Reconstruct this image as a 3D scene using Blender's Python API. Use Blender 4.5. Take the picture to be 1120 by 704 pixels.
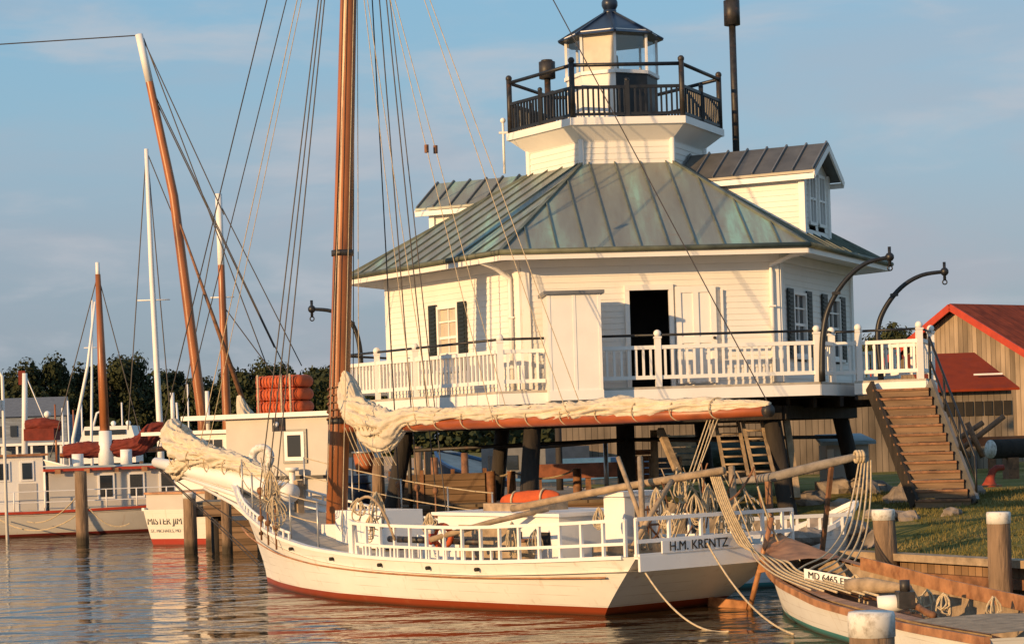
import bpy, math, random
from mathutils import Vector, Matrix, noise
random.seed(7)
R = math.radians
V = Vector
# ------------------------------------------------------------------ camera, sky, sun, exposure
sc = bpy.context.scene
for o in list(bpy.data.objects): bpy.data.objects.remove(o)
CAMZ = 3.0; ROLL = 0.032; FPX = 2225.0; HOR = 128.0
cam = bpy.data.objects.new('camera', bpy.data.cameras.new('camera'))
sc.collection.objects.link(cam); sc.camera = cam
cam.location = (0, 0, CAMZ)
cam.rotation_euler = (Matrix.Rotation(R(90), 4, 'X') @ Matrix.Rotation(-ROLL, 4, 'Z')).to_euler()
cam.data.sensor_width = 36; cam.data.lens = FPX/1120*36
cam.data.shift_x = -HOR*math.sin(ROLL)/1120; cam.data.shift_y = HOR*math.cos(ROLL)/1120
cam.data.clip_start = .5; cam.data.clip_end = 9000
SUN_EL, SUN_AZ = R(12.5), math.atan2(-.705, -.709)           # azimuth from +Y towards +X
world = bpy.data.worlds.new('World'); sc.world = world; world.use_nodes = True
nt = world.node_tree; N = nt.nodes; L = nt.links
for n in list(N): N.remove(n)
wo = N.new('ShaderNodeOutputWorld'); bg = N.new('ShaderNodeBackground'); bg.inputs[1].default_value = .15
sky = N.new('ShaderNodeTexSky'); sky.sky_type = 'NISHITA'; sky.sun_disc = False
sky.sun_elevation = SUN_EL; sky.sun_rotation = SUN_AZ; sky.air_density = 1.0; sky.dust_density = .6; sky.ozone_density = 1.5
tc = N.new('ShaderNodeTexCoord')
sep = N.new('ShaderNodeSeparateXYZ'); L.new(tc.outputs['Generated'], sep.inputs[0])
def cloud(scale, sx, sz, lo, hi, seed, detail=6):
    mp = N.new('ShaderNodeMapping'); mp.inputs['Scale'].default_value = (sx, sx, sz); mp.inputs['Location'].default_value = (seed, seed*2, seed*3)
    mp.inputs['Rotation'].default_value = (0, R(-14), 0)
    L.new(tc.outputs['Generated'], mp.inputs[0])
    nz = N.new('ShaderNodeTexNoise'); nz.inputs['Scale'].default_value = scale; nz.inputs['Detail'].default_value = detail; nz.inputs['Roughness'].default_value = .55
    nz.inputs['Distortion'].default_value = .25
    L.new(mp.outputs[0], nz.inputs['Vector'])
    mr = N.new('ShaderNodeMapRange'); mr.interpolation_type = 'SMOOTHSTEP'
    mr.inputs[1].default_value = lo; mr.inputs[2].default_value = hi
    L.new(nz.outputs['Fac'], mr.inputs[0]); return mr.outputs[0]
def mixc(a, b, fac, mode='MIX'):
    m = N.new('ShaderNodeMix'); m.data_type = 'RGBA'; m.blend_type = mode
    if isinstance(fac, float): m.inputs[0].default_value = fac
    else: L.new(fac, m.inputs[0])
    for i, x in ((6, a), (7, b)):
        if isinstance(x, tuple): m.inputs[i].default_value = x+(1,)
        else: L.new(x, m.inputs[i])
    return m.outputs[2]
def mathn(op, a, b):
    m = N.new('ShaderNodeMath'); m.operation = op
    for i, x in ((0, a), (1, b)):
        if isinstance(x, (int, float)): m.inputs[i].default_value = x
        else: L.new(x, m.inputs[i])
    return m.outputs[0]
# the evening sky as seen here: milky blue above, violet-grey low, thin pinkish veils
rp = N.new('ShaderNodeValToRGB'); cr = rp.color_ramp
cr.elements[0].position = 0; cr.elements[0].color = (1.30, 1.75, 2.45, 1)
cr.elements[1].position = 1; cr.elements[1].color = (.9, 1.7, 2.9, 1)
for p, c in ((.045, (1.35, 1.82, 2.50)), (.10, (1.85, 2.30, 2.90)), (.15, (1.70, 2.80, 3.60)), (.22, (1.50, 2.90, 4.00))):
    e = cr.elements.new(p); e.color = c+(1,)
L.new(sep.outputs[2], rp.inputs[0])
col = mixc(sky.outputs[0], rp.outputs[0], .85)
hi_ = N.new('ShaderNodeMapRange'); hi_.inputs[1].default_value = .10; hi_.inputs[2].default_value = .20; hi_.inputs[3].default_value = 1; hi_.inputs[4].default_value = .45
L.new(sep.outputs[2], hi_.inputs[0])
veil = mathn('MULTIPLY', mathn('MULTIPLY', cloud(4.2, 1, 3.4, .42, .68, 3.3), hi_.outputs[0]), .62)
col = mixc(col, (2.75, 2.68, 3.00), veil)
wisp = mathn('MULTIPLY', cloud(9.0, 1, 4.0, .46, .74, 9.1, 9), .6)
col = mixc(col, (3.3, 3.35, 3.6), wisp)
L.new(col, bg.inputs[0]); L.new(bg.outputs[0], wo.inputs[0])
sun = bpy.data.objects.new('sun', bpy.data.lights.new('sun', 'SUN')); sc.collection.objects.link(sun)
sun.data.energy = 4.9; sun.data.angle = R(.5); sun.data.color = (1, .62, .28)
sd = V((math.sin(SUN_AZ)*math.cos(SUN_EL), math.cos(SUN_AZ)*math.cos(SUN_EL), math.sin(SUN_EL)))
sun.rotation_euler = sd.to_track_quat('Z', 'Y').to_euler(); sun.location = sd*60
sc.view_settings.view_transform = 'Standard'; sc.view_settings.look = 'None'
sc.view_settings.exposure = 0.12; sc.view_settings.gamma = 1
# ------------------------------------------------------------------ photo geometry helpers (pixel + real distance -> metres)
_c, _s = math.cos(ROLL), math.sin(ROLL)
def at(px, py, Y):
    u = (px-560)*_c-(py-352)*_s; v = (px-560)*_s+(py-352)*_c-HOR
    return V((u/FPX*Y, Y, CAMZ-v/FPX*Y))
def onz(px, py, z):
    v = (px-560)*_s+(py-352)*_c-HOR
    return at(px, py, FPX*(CAMZ-z)/v)
# ------------------------------------------------------------------ materials
def nodes(name):
    m = bpy.data.materials.new(name); m.use_nodes = True
    t = m.node_tree; b = t.nodes['Principled BSDF']; return m, t, b
def rgb(c): return (c[0], c[1], c[2], 1)
def mat(name, c, rough=.6, metal=0, var=.12, scale=3.0, bump=.0, bscale=30, stretch=(1,1,1), c2=None, dirt=None, dscale=2.0, damt=(.55,.75), spec=.5):
    m, t, b = nodes(name); n, l = t.nodes, t.links
    g = n.new('ShaderNodeNewGeometry'); mp = n.new('ShaderNodeMapping'); mp.inputs['Scale'].default_value = stretch
    l.new(g.outputs['Position'], mp.inputs[0])
    nz = n.new('ShaderNodeTexNoise'); nz.inputs['Scale'].default_value = scale; nz.inputs['Detail'].default_value = 6
    l.new(mp.outputs[0], nz.inputs['Vector'])
    r = n.new('ShaderNodeValToRGB')
    ca = tuple(x*(1-var) for x in c); cb = c2 or tuple(min(1, x*(1+var)) for x in c)
    r.color_ramp.elements[0].position = .3; r.color_ramp.elements[1].position = .7
    r.color_ramp.elements[0].color = rgb(ca); r.color_ramp.elements[1].color = rgb(cb)
    l.new(nz.outputs['Fac'], r.inputs[0]); out = r.outputs[0]
    if dirt:
        nd = n.new('ShaderNodeTexNoise'); nd.inputs['Scale'].default_value = dscale; nd.inputs['Detail'].default_value = 9; nd.inputs['Roughness'].default_value = .7
        l.new(mp.outputs[0], nd.inputs['Vector'])
        mr = n.new('ShaderNodeMapRange'); mr.inputs[1].default_value = damt[0]; mr.inputs[2].default_value = damt[1]
        l.new(nd.outputs['Fac'], mr.inputs[0])
        mx = n.new('ShaderNodeMix'); mx.data_type = 'RGBA'; l.new(mr.outputs[0], mx.inputs[0]); l.new(out, mx.inputs[6]); mx.inputs[7].default_value = rgb(dirt)
        out = mx.outputs[2]
    l.new(out, b.inputs['Base Color'])
    b.inputs['Roughness'].default_value = rough; b.inputs['Metallic'].default_value = metal; b.inputs['Specular IOR Level'].default_value = spec
    if bump:
        nb = n.new('ShaderNodeTexNoise'); nb.inputs['Scale'].default_value = bscale; nb.inputs['Detail'].default_value = 5
        l.new(mp.outputs[0], nb.inputs['Vector'])
        bp = n.new('ShaderNodeBump'); bp.inputs['Strength'].default_value = bump; bp.inputs['Distance'].default_value = .03
        l.new(nb.outputs['Fac'], bp.inputs['Height']); l.new(bp.outputs[0], b.inputs['Normal'])
    return m
def hullmat(name, c, boot, z, dirt=(.35,.2,.1), band=None):
    m = mat(name, c, .42, var=.05, scale=1.2, dirt=dirt, dscale=1.6, damt=(.66,.95), stretch=(1,1,2.5), bump=.10, bscale=3)
    t = m.node_tree; n, l = t.nodes, t.links; b = n['Principled BSDF']
    src = b.inputs['Base Color'].links[0].from_socket
    g = n.new('ShaderNodeNewGeometry'); s = n.new('ShaderNodeSeparateXYZ'); l.new(g.outputs['Position'], s.inputs[0])
    lt = n.new('ShaderNodeMath'); lt.operation = 'LESS_THAN'; l.new(s.outputs[2], lt.inputs[0]); lt.inputs[1].default_value = z
    mx = n.new('ShaderNodeMix'); mx.data_type = 'RGBA'; l.new(lt.outputs[0], mx.inputs[0]); l.new(src, mx.inputs[6]); mx.inputs[7].default_value = rgb(boot)
    out = mx.outputs[2]
    sv = n.new('ShaderNodeMath'); sv.operation = 'DIVIDE'; l.new(s.outputs[2], sv.inputs[0]); sv.inputs[1].default_value = .17
    sf_ = n.new('ShaderNodeMath'); sf_.operation = 'FRACT'; l.new(sv.outputs[0], sf_.inputs[0])
    sl_ = n.new('ShaderNodeMath'); sl_.operation = 'LESS_THAN'; l.new(sf_.outputs[0], sl_.inputs[0]); sl_.inputs[1].default_value = .07
    ns_ = n.new('ShaderNodeTexNoise'); ns_.inputs['Scale'].default_value = 1.3; l.new(g.outputs['Position'], ns_.inputs['Vector'])
    nm_ = n.new('ShaderNodeMapRange'); nm_.inputs[1].default_value = .42; nm_.inputs[2].default_value = .62; nm_.inputs[4].default_value = .38; l.new(ns_.outputs['Fac'], nm_.inputs[0])
    ml_ = n.new('ShaderNodeMath'); ml_.operation = 'MULTIPLY'; l.new(sl_.outputs[0], ml_.inputs[0]); l.new(nm_.outputs[0], ml_.inputs[1])
    m3 = n.new('ShaderNodeMix'); m3.data_type = 'RGBA'; l.new(ml_.outputs[0], m3.inputs[0]); l.new(out, m3.inputs[6]); m3.inputs[7].default_value = (.30, .22, .15, 1); out = m3.outputs[2]
    mq_ = n.new('ShaderNodeMapping'); mq_.inputs['Scale'].default_value = (7, 7, .5); l.new(g.outputs['Position'], mq_.inputs[0])
    nr_ = n.new('ShaderNodeTexNoise'); nr_.inputs['Scale'].default_value = 1.0; nr_.inputs['Detail'].default_value = 6; l.new(mq_.outputs[0], nr_.inputs['Vector'])
    nv_ = n.new('ShaderNodeMapRange'); nv_.inputs[1].default_value = .60; nv_.inputs[2].default_value = .80; nv_.inputs[4].default_value = .40; l.new(nr_.outputs['Fac'], nv_.inputs[0])
    m4 = n.new('ShaderNodeMix'); m4.data_type = 'RGBA'; l.new(nv_.outputs[0], m4.inputs[0]); l.new(out, m4.inputs[6]); m4.inputs[7].default_value = (.38, .20, .09, 1); out = m4.outputs[2]
    # slime line just above the water
    mr = n.new('ShaderNodeMapRange'); mr.inputs[1].default_value = .0; mr.inputs[2].default_value = .07; mr.inputs[3].default_value = .8; mr.inputs[4].default_value = 0
    l.new(s.outputs[2], mr.inputs[0])
    m2 = n.new('ShaderNodeMix'); m2.data_type = 'RGBA'; l.new(mr.outputs[0], m2.inputs[0]); l.new(out, m2.inputs[6]); m2.inputs[7].default_value = (.05, .03, .015, 1)
    l.new(m2.outputs[2], b.inputs['Base Color'])
    return m
def boardmat(name, c, width, axis_xy, dark=.35, rough=.85, var=.35):
    """boards: each board its own tone, dark gap between; axis_xy = unit vector across the boards (x,y,z)"""
    m, t, b = nodes(name); n, l = t.nodes, t.links
    g = n.new('ShaderNodeNewGeometry'); d = n.new('ShaderNodeVectorMath'); d.operation = 'DOT_PRODUCT'
    l.new(g.outputs['Position'], d.inputs[0]); d.inputs[1].default_value = tuple(axis_xy)
    dv = n.new('ShaderNodeMath'); dv.operation = 'DIVIDE'; l.new(d.outputs['Value'], dv.inputs[0]); dv.inputs[1].default_value = width
    fl = n.new('ShaderNodeMath'); fl.operation = 'FLOOR'; l.new(dv.outputs[0], fl.inputs[0])
    fr = n.new('ShaderNodeMath'); fr.operation = 'FRACT'; l.new(dv.outputs[0], fr.inputs[0])
    wn = n.new('ShaderNodeTexWhiteNoise'); wn.noise_dimensions = '1D'; l.new(fl.outputs[0], wn.inputs['W'])
    mr = n.new('ShaderNodeMapRange'); mr.inputs[3].default_value = 1-var; mr.inputs[4].default_value = 1+var; l.new(wn.outputs['Value'], mr.inputs[0])
    gap = n.new('ShaderNodeMath'); gap.operation = 'LESS_THAN'; l.new(fr.outputs[0], gap.inputs[0]); gap.inputs[1].default_value = .09
    gm = n.new('ShaderNodeMapRange'); gm.inputs[3].default_value = 1; gm.inputs[4].default_value = dark; l.new(gap.outputs[0], gm.inputs[0])
    nz = n.new('ShaderNodeTexNoise'); nz.inputs['Scale'].default_value = 2.5; nz.inputs['Detail'].default_value = 8
    mp = n.new('ShaderNodeMapping'); mp.inputs['Scale'].default_value = (1, 1, .25) if abs(axis_xy[2]) < .5 else (.25, .25, 3)
    l.new(g.outputs['Position'], mp.inputs[0]); l.new(mp.outputs[0], nz.inputs['Vector'])
    nr = n.new('ShaderNodeMapRange'); nr.inputs[1].default_value = .25; nr.inputs[2].default_value = .75; nr.inputs[3].default_value = .6; nr.inputs[4].default_value = 1.35; l.new(nz.outputs['Fac'], nr.inputs[0])
    p = n.new('ShaderNodeMath'); p.operation = 'MULTIPLY'; l.new(mr.outputs[0], p.inputs[0]); l.new(gm.outputs[0], p.inputs[1])
    q = n.new('ShaderNodeMath'); q.operation = 'MULTIPLY'; l.new(p.outputs[0], q.inputs[0]); l.new(nr.outputs[0], q.inputs[1])
    vm = n.new('ShaderNodeVectorMath'); vm.operation = 'SCALE'; vm.inputs[0].default_value = c; l.new(q.outputs[0], vm.inputs['Scale'])
    l.new(vm.outputs[0], b.inputs['Base Color']); b.inputs['Roughness'].default_value = rough; b.inputs['Specular IOR Level'].default_value = .2
    bp = n.new('ShaderNodeBump'); bp.inputs['Strength'].default_value = .6; bp.inputs['Distance'].default_value = .02
    l.new(gm.outputs[0], bp.inputs['Height']); l.new(bp.outputs[0], b.inputs['Normal'])
    return m
M = {}
M['white'] = mat('white_paint', (.78,.76,.72), .55, var=.05, scale=.9, dirt=(.52,.45,.36), dscale=1.2, damt=(.60,.95), stretch=(1,1,.5), bump=.08, bscale=12)
M['trim'] = mat('white_trim', (.82,.80,.77), .5, var=.04, scale=2, dirt=(.5,.42,.32), dscale=3, damt=(.62,.95))
M['black'] = mat('black_paint', (.012,.013,.016), .45, var=.3, scale=6)
M['iron'] = mat('dark_iron', (.03,.027,.025), .5, var=.4, scale=8, dirt=(.14,.06,.03), dscale=6, damt=(.55,.75))
M['shutter'] = mat('dark_shutter', (.014,.02,.018), .5, var=.2)
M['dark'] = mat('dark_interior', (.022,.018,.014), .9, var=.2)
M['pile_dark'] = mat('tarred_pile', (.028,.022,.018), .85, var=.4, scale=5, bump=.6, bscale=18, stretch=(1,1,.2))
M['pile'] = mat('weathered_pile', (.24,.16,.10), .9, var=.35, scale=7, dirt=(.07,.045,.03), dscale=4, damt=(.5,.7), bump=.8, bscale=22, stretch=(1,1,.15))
def tide(m, z0=.18, z1=.42):
    t = m.node_tree; n, l = t.nodes, t.links; b = n['Principled BSDF']; src = b.inputs['Base Color'].links[0].from_socket
    g = n.new('ShaderNodeNewGeometry'); s = n.new('ShaderNodeSeparateXYZ'); l.new(g.outputs['Position'], s.inputs[0])
    mr = n.new('ShaderNodeMapRange'); mr.inputs[1].default_value = z0; mr.inputs[2].default_value = z1; mr.inputs[3].default_value = .85; mr.inputs[4].default_value = 0; l.new(s.outputs[2], mr.inputs[0])
    mx = n.new('ShaderNodeMix'); mx.data_type = 'RGBA'; l.new(mr.outputs[0], mx.inputs[0]); l.new(src, mx.inputs[6]); mx.inputs[7].default_value = (.025, .022, .012, 1); l.new(mx.outputs[2], b.inputs['Base Color'])
tide(M['pile'])
M['cap'] = mat('white_cap', (.74,.72,.68), .7, var=.1, dirt=(.25,.21,.16), dscale=9, damt=(.48,.72))
M['mastwood'] = mat('varnished_spar', (.33,.115,.035), .35, var=.35, scale=3.0, stretch=(1,1,.18), dirt=(.10,.035,.015), dscale=2.2, damt=(.55,.72), bump=.1, bscale=14)
M['boomwood'] = mat('orange_boom', (.30,.075,.024), .4, var=.3, scale=4, stretch=(.5,.5,1))
M['rawwood'] = mat('grey_raw_wood', (.34,.25,.16), .85, var=.35, scale=5, bump=.4, bscale=20)
M['brownwood'] = mat('brown_wood', (.22,.10,.045), .7, var=.4, scale=6, dirt=(.06,.03,.02), dscale=5, damt=(.5,.75))
M['redwood'] = mat('oiled_rail_wood', (.40,.19,.085), .5, var=.35, scale=4, dirt=(.15,.05,.02), dscale=3, damt=(.5,.75))
M['sail'] = mat('cream_canvas', (.60,.53,.42), .85, var=.12, scale=3, dirt=(.40,.33,.23), dscale=5, damt=(.52,.8), bump=1.0, bscale=6)
M['rope'] = mat('tan_rope', (.50,.40,.26), .9, var=.25, scale=20)
M['wire'] = mat('dark_wire', (.045,.04,.04), .6, var=.2)
M['redcanvas'] = mat('red_canvas', (.16,.022,.012), .85, var=.25, scale=3, bump=.5, bscale=8)
M['redroof'] = boardmat('red_metal_roof', (.25,.045,.016), .55, (.8,.6,0), dark=.55, rough=.85, var=.12)
M['redpaint'] = mat('red_paint', (.42,.045,.015), .5, var=.15)
M['orange'] = mat('orange_foam', (.52,.085,.015), .75, var=.25, scale=5, bump=.5, bscale=10, dirt=(.22,.04,.01), dscale=5, damt=(.5,.8))
M['grey'] = mat('warm_grey_paint', (.50,.47,.43), .55, var=.06, scale=1.5)
M['greydark'] = mat('grey_metal', (.18,.18,.18), .4, var=.15, metal=.3)
M['bluepaint'] = mat('blue_paint', (.05,.13,.26), .4, var=.15)
M['navy'] = mat('navy_paint', (.02,.035,.07), .35, var=.15)
M['palebl'] = mat('pale_blue_tarp', (.35,.46,.52), .7, var=.1, bump=.3)
M['deck'] = mat('worn_deck_paint', (.44,.40,.34), .8, var=.15, scale=2, dirt=(.22,.17,.12), dscale=3, damt=(.5,.8))
M['rock'] = mat('riprap_stone', (.24,.20,.17), .95, var=.45, scale=3, bump=1, bscale=6)
M['galv'] = mat('galvanised', (.45,.45,.44), .4, metal=.6, var=.1)
M['orangetim'] = mat('painted_timber', (.40,.12,.04), .7, var=.25)
M['teal'] = mat('teal', (.05,.22,.22), .5)
M['hull'] = hullmat('skipjack_hull_paint', (.84,.83,.80), (.30,.055,.018), .15)
M['hullj'] = hullmat('workboat_hull_paint', (.74,.70,.63), (.33,.03,.015), .22)
M['skiffhull'] = hullmat('skiff_hull_paint', (.83,.82,.79), (.06,.24,.24), .10)
M['hullb'] = hullmat('buyboat_hull_paint', (.60,.56,.50), (.16,.02,.015), .12)
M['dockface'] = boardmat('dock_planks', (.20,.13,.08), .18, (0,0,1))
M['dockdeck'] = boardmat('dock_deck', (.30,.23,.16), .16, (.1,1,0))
M['bulk'] = boardmat('bulkhead_planks', (.26,.16,.09), .17, (.48,-.88,0), var=.25)
M['white'].node_tree.nodes['Principled BSDF'].inputs['Specular IOR Level'].default_value = .3
M['barn'] = boardmat('barn_boards', (.27,.205,.145), .24, (.6,-.8,0))
M['shed'] = boardmat('shed_boards', (.185,.15,.115), .22, (1,0,0), var=.2)
M['house'] = boardmat('far_house_paint', (.20,.235,.29), .25, (0,0,1), var=.05, dark=.8)
M['leaf'] = mat('leaves', (.030,.040,.016), .8, var=.5, scale=.25, c2=(.060,.068,.026), spec=.2)
M['bark'] = mat('bark', (.06,.045,.035), .9)
# copper/green standing-seam roof
def roofmat():
    m, t, b = nodes('patinated_metal_roof'); n, l = t.nodes, t.links
    g = n.new('ShaderNodeNewGeometry')
    nz = n.new('ShaderNodeTexNoise'); nz.inputs['Scale'].default_value = .55; nz.inputs['Detail'].default_value = 7; nz.inputs['Roughness'].default_value = .6
    mp = n.new('ShaderNodeMapping'); mp.inputs['Scale'].default_value = (3.0, .45, .4); l.new(g.outputs['Position'], mp.inputs[0]); l.new(mp.outputs[0], nz.inputs['Vector'])
    r = n.new('ShaderNodeValToRGB'); e = r.color_ramp.elements
    e[0].position = .33; e[0].color = (.195, .20, .185, 1); e[1].position = .66; e[1].color = (.30, .49, .41, 1)
    k = e.new(.48); k.color = (.235, .255, .23, 1); k = e.new(.58); k.color = (.265, .34, .295, 1)
    l.new(nz.outputs['Fac'], r.inputs[0])
    n2 = n.new('ShaderNodeTexNoise'); n2.inputs['Scale'].default_value = 5; n2.inputs['Detail'].default_value = 8
    l.new(g.outputs['Position'], n2.inputs['Vector'])
    mr = n.new('ShaderNodeMapRange'); mr.inputs[1].default_value = .58; mr.inputs[2].default_value = .8; mr.inputs[4].default_value = .35; l.new(n2.outputs['Fac'], mr.inputs[0])
    mx = n.new('ShaderNodeMix'); mx.data_type = 'RGBA'; l.new(mr.outputs[0], mx.inputs[0]); l.new(r.outputs[0], mx.inputs[6]); mx.inputs[7].default_value = (.26, .18, .11, 1)
    l.new(mx.outputs[2], b.inputs['Base Color']); b.inputs['Roughness'].default_value = .5; b.inputs['Metallic'].default_value = .2
    bp = n.new('ShaderNodeBump'); bp.inputs['Strength'].default_value = .15; bp.inputs['Distance'].default_value = .05; l.new(nz.outputs['Fac'], bp.inputs['Height']); l.new(bp.outputs[0], b.inputs['Normal'])
    return m
M['roof'] = roofmat()
def glassmat():
    m, t, b = nodes('window_glass'); b.inputs['Base Color'].default_value = (.02,.025,.03,1); b.inputs['Roughness'].default_value = .06
    b.inputs['Specular IOR Level'].default_value = .7; return m
M['glass'] = glassmat()
def clearmat():
    m, t, b = nodes('lantern_glass'); n, l = t.nodes, t.links
    tr = n.new('ShaderNodeBsdfTransparent'); tr.inputs[0].default_value = (.9,.93,.95,1)
    gl = n.new('ShaderNodeBsdfGlossy'); gl.inputs['Roughness'].default_value = .03
    mx = n.new('ShaderNodeMixShader'); mx.inputs[0].default_value = .14
    l.new(tr.outputs[0], mx.inputs[1]); l.new(gl.outputs[0], mx.inputs[2]); l.new(mx.outputs[0], n['Material Output'].inputs[0]); return m
M['clear'] = clearmat()
def watermat():
    m, t, b = nodes('harbour_water'); n, l = t.nodes, t.links
    b.inputs['Base Color'].default_value = (.05,.038,.02,1); b.inputs['Roughness'].default_value = .03; b.inputs['IOR'].default_value = 1.33
    b.inputs['Specular IOR Level'].default_value = .65
    g = n.new('ShaderNodeNewGeometry')
    def nz(scale, sx, sy, det, rot=0, dist=.6):
        mp = n.new('ShaderNodeMapping'); mp.inputs['Scale'].default_value = (sx, sy, 1); mp.inputs['Rotation'].default_value = (0,0,R(rot)); l.new(g.outputs['Position'], mp.inputs[0])
        x = n.new('ShaderNodeTexNoise'); x.inputs['Scale'].default_value = scale; x.inputs['Detail'].default_value = det; x.inputs['Distortion'].default_value = dist
        l.new(mp.outputs[0], x.inputs['Vector']); return x.outputs['Fac']
    prev = None
    for fac, dist, st in ((nz(.42, .8, 1.2, 2, 20), .50, .42), (nz(1.25, .6, 1.3, 3, -12), .17, .42), (nz(5.0, .7, 1.3, 2, 8), .022, .35)):
        bp = n.new('ShaderNodeBump'); bp.inputs['Distance'].default_value = dist; bp.inputs['Strength'].default_value = st
        l.new(fac, bp.inputs['Height'])
        if prev: l.new(prev, bp.inputs['Normal'])
        prev = bp.outputs[0]
    l.new(prev, b.inputs['Normal']); return m
M['water'] = watermat()
def grassmat():
    m, t, b = nodes('mown_grass'); n, l = t.nodes, t.links
    g = n.new('ShaderNodeNewGeometry')
    a = n.new('ShaderNodeTexNoise'); a.inputs['Scale'].default_value = .55; a.inputs['Detail'].default_value = 10; a.inputs['Roughness'].default_value = .7; l.new(g.outputs['Position'], a.inputs['Vector'])
    r = n.new('ShaderNodeValToRGB'); e = r.color_ramp.elements
    e[0].position = .35; e[0].color = (.125,.12,.03,1); e[1].position = .72; e[1].color = (.36,.25,.14,1); k = e.new(.55); k.color = (.20,.175,.055,1)
    l.new(a.outputs['Fac'], r.inputs[0]); l.new(r.outputs[0], b.inputs['Base Color']); b.inputs['Roughness'].default_value = 1; b.inputs['Specular IOR Level'].default_value = .1
    c = n.new('ShaderNodeTexNoise'); c.inputs['Scale'].default_value = 14; c.inputs['Detail'].default_value = 6; l.new(g.outputs['Position'], c.inputs['Vector'])
    bp = n.new('ShaderNodeBump'); bp.inputs['Strength'].default_value = .9; bp.inputs['Distance'].default_value = .08; l.new(c.outputs['Fac'], bp.inputs['Height']); l.new(bp.outputs[0], b.inputs['Normal']); return m
M['grass'] = grassmat()
# ------------------------------------------------------------------ mesh builder
class MB:
    def __init__(s): s.v = []; s.f = []; s.smooth = []
    def add(s, vs, fs, smooth=False):
        b = len(s.v); s.v += [V(v) for v in vs]; s.f += [tuple(i+b for i in f) for f in fs]; s.smooth += [smooth]*len(fs); return s
    def quad(s, a, b, c, d): return s.add([a, b, c, d], [(0, 1, 2, 3)])
    def poly(s, pts): return s.add(pts, [tuple(range(len(pts)))])
    def prism(s, pts, off):
        n = len(pts); off = V(off); a = [V(p) for p in pts]; b = [p+off for p in a]
        return s.add(a+b, [tuple(range(n)), tuple(range(2*n-1, n-1, -1))]+[(i, i+n, (i+1) % n+n, (i+1) % n) for i in range(n)])
    def box(s, c, ax, ay, az):
        c, ax, ay, az = V(c), V(ax)/2, V(ay)/2, V(az)/2
        vs = [c+ax*i+ay*j+az*k for k in (-1, 1) for i, j in ((-1, -1), (1, -1), (1, 1), (-1, 1))]
        return s.add(vs, [(0, 3, 2, 1), (4, 5, 6, 7), (0, 1, 5, 4), (1, 2, 6, 5), (2, 3, 7, 6), (3, 0, 4, 7)])
    def bar(s, a, b, w, h, up=(0, 0, 1)):
        a, b = V(a), V(b); d = (b-a); u = V(up)
        sd_ = d.cross(u)
        if sd_.length < 1e-6: sd_ = V((1, 0, 0))
        sd_.normalize(); u = sd_.cross(d).normalized()
        return s.box((a+b)/2, d, sd_*w, u*h)
    def tube(s, pts, r, n=8, cap=True, fn=None):
        pts = [V(p) for p in pts]; m = len(pts)
        if not isinstance(r, (list, tuple)): r = [r]*m
        vs, fs = [], []; ref = None
        for i, p in enumerate(pts):
            t = (pts[min(i+1, m-1)]-pts[max(i-1, 0)]).normalized()
            if ref is None:
                ref = V((0, 0, 1)) if abs(t.z) < .9 else V((1, 0, 0))
            a = (ref-t*ref.dot(t)).normalized(); b = t.cross(a); ref = a
            for k in range(n):
                an = 2*math.pi*k/n; rr = r[i]*(fn(i, an) if fn else 1)
                vs.append(p+(a*math.cos(an)+b*math.sin(an))*rr)
        for i in range(m-1):
            for k in range(n): fs.append((i*n+k, i*n+(k+1) % n, (i+1)*n+(k+1) % n, (i+1)*n+k))
        if cap: fs += [tuple(range(n-1, -1, -1)), tuple((m-1)*n+k for k in range(n))]
        return s.add(vs, fs, n > 5)
    def cyl(s, p, r, h, n=16, r2=None): return s.tube([V(p), V(p)+V((0, 0, h))], [r, r if r2 is None else r2], n)
    def ball(s, c, r, n=10, sq=(1, 1, 1)):
        c = V(c); vs = []; fs = []
        for i in range(n//2+1):
            th = math.pi*i/(n//2)
            for k in range(n):
                ph = 2*math.pi*k/n; vs.append(c+V((math.sin(th)*math.cos(ph)*r*sq[0], math.sin(th)*math.sin(ph)*r*sq[1], math.cos(th)*r*sq[2])))
        for i in range(n//2):
            for k in range(n): fs.append((i*n+k, (i+1)*n+k, (i+1)*n+(k+1) % n, i*n+(k+1) % n))
        return s.add(vs, fs, True)
    def torus(s, c, r, rr, nrm=(0, 1, 0), n=20, sx=1, sy=1):
        c, nrm = V(c), V(nrm).normalized(); a = nrm.orthogonal().normalized(); b = nrm.cross(a)
        if abs(nrm.z) < .9: a = nrm.cross(V((0, 0, 1))).normalized(); b = V((0, 0, 1))
        return s.tube([c+a*math.cos(2*math.pi*k/n)*r*sx+b*math.sin(2*math.pi*k/n)*r*sy for k in range(n+1)], rr, 8, False)
    def grid(s, rows, smooth=True, close=False):
        m, k = len(rows), len(rows[0]); vs = [p for r_ in rows for p in r_]
        fs = [(i*k+j, i*k+j+1, (i+1)*k+j+1, (i+1)*k+j) for i in range(m-1) for j in range(k-1)]
        return s.add(vs, fs, smooth)
    def build(s, name, material, parent=None, loc=None):
        base = V(parent['_loc']) if parent is not None else V(loc if loc is not None else (0, 0, 0))
        me = bpy.data.meshes.new(name); me.from_pydata([tuple(v-base) for v in s.v], [], s.f)
        me.polygons.foreach_set('use_smooth', s.smooth); me.validate(); me.update()
        me.materials.append(M[material] if isinstance(material, str) else material)
        o = bpy.data.objects.new(name, me); sc.collection.objects.link(o)
        o['_loc'] = tuple(base)
        if parent is not None: o.parent = parent
        else: o.location = base
        return o
def tag(o, label=None, cat=None, group=None, kind=None):
    if label: o['label'] = label
    if cat: o['category'] = cat
    if group: o['group'] = group
    if kind: o['kind'] = kind
    return o
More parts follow.
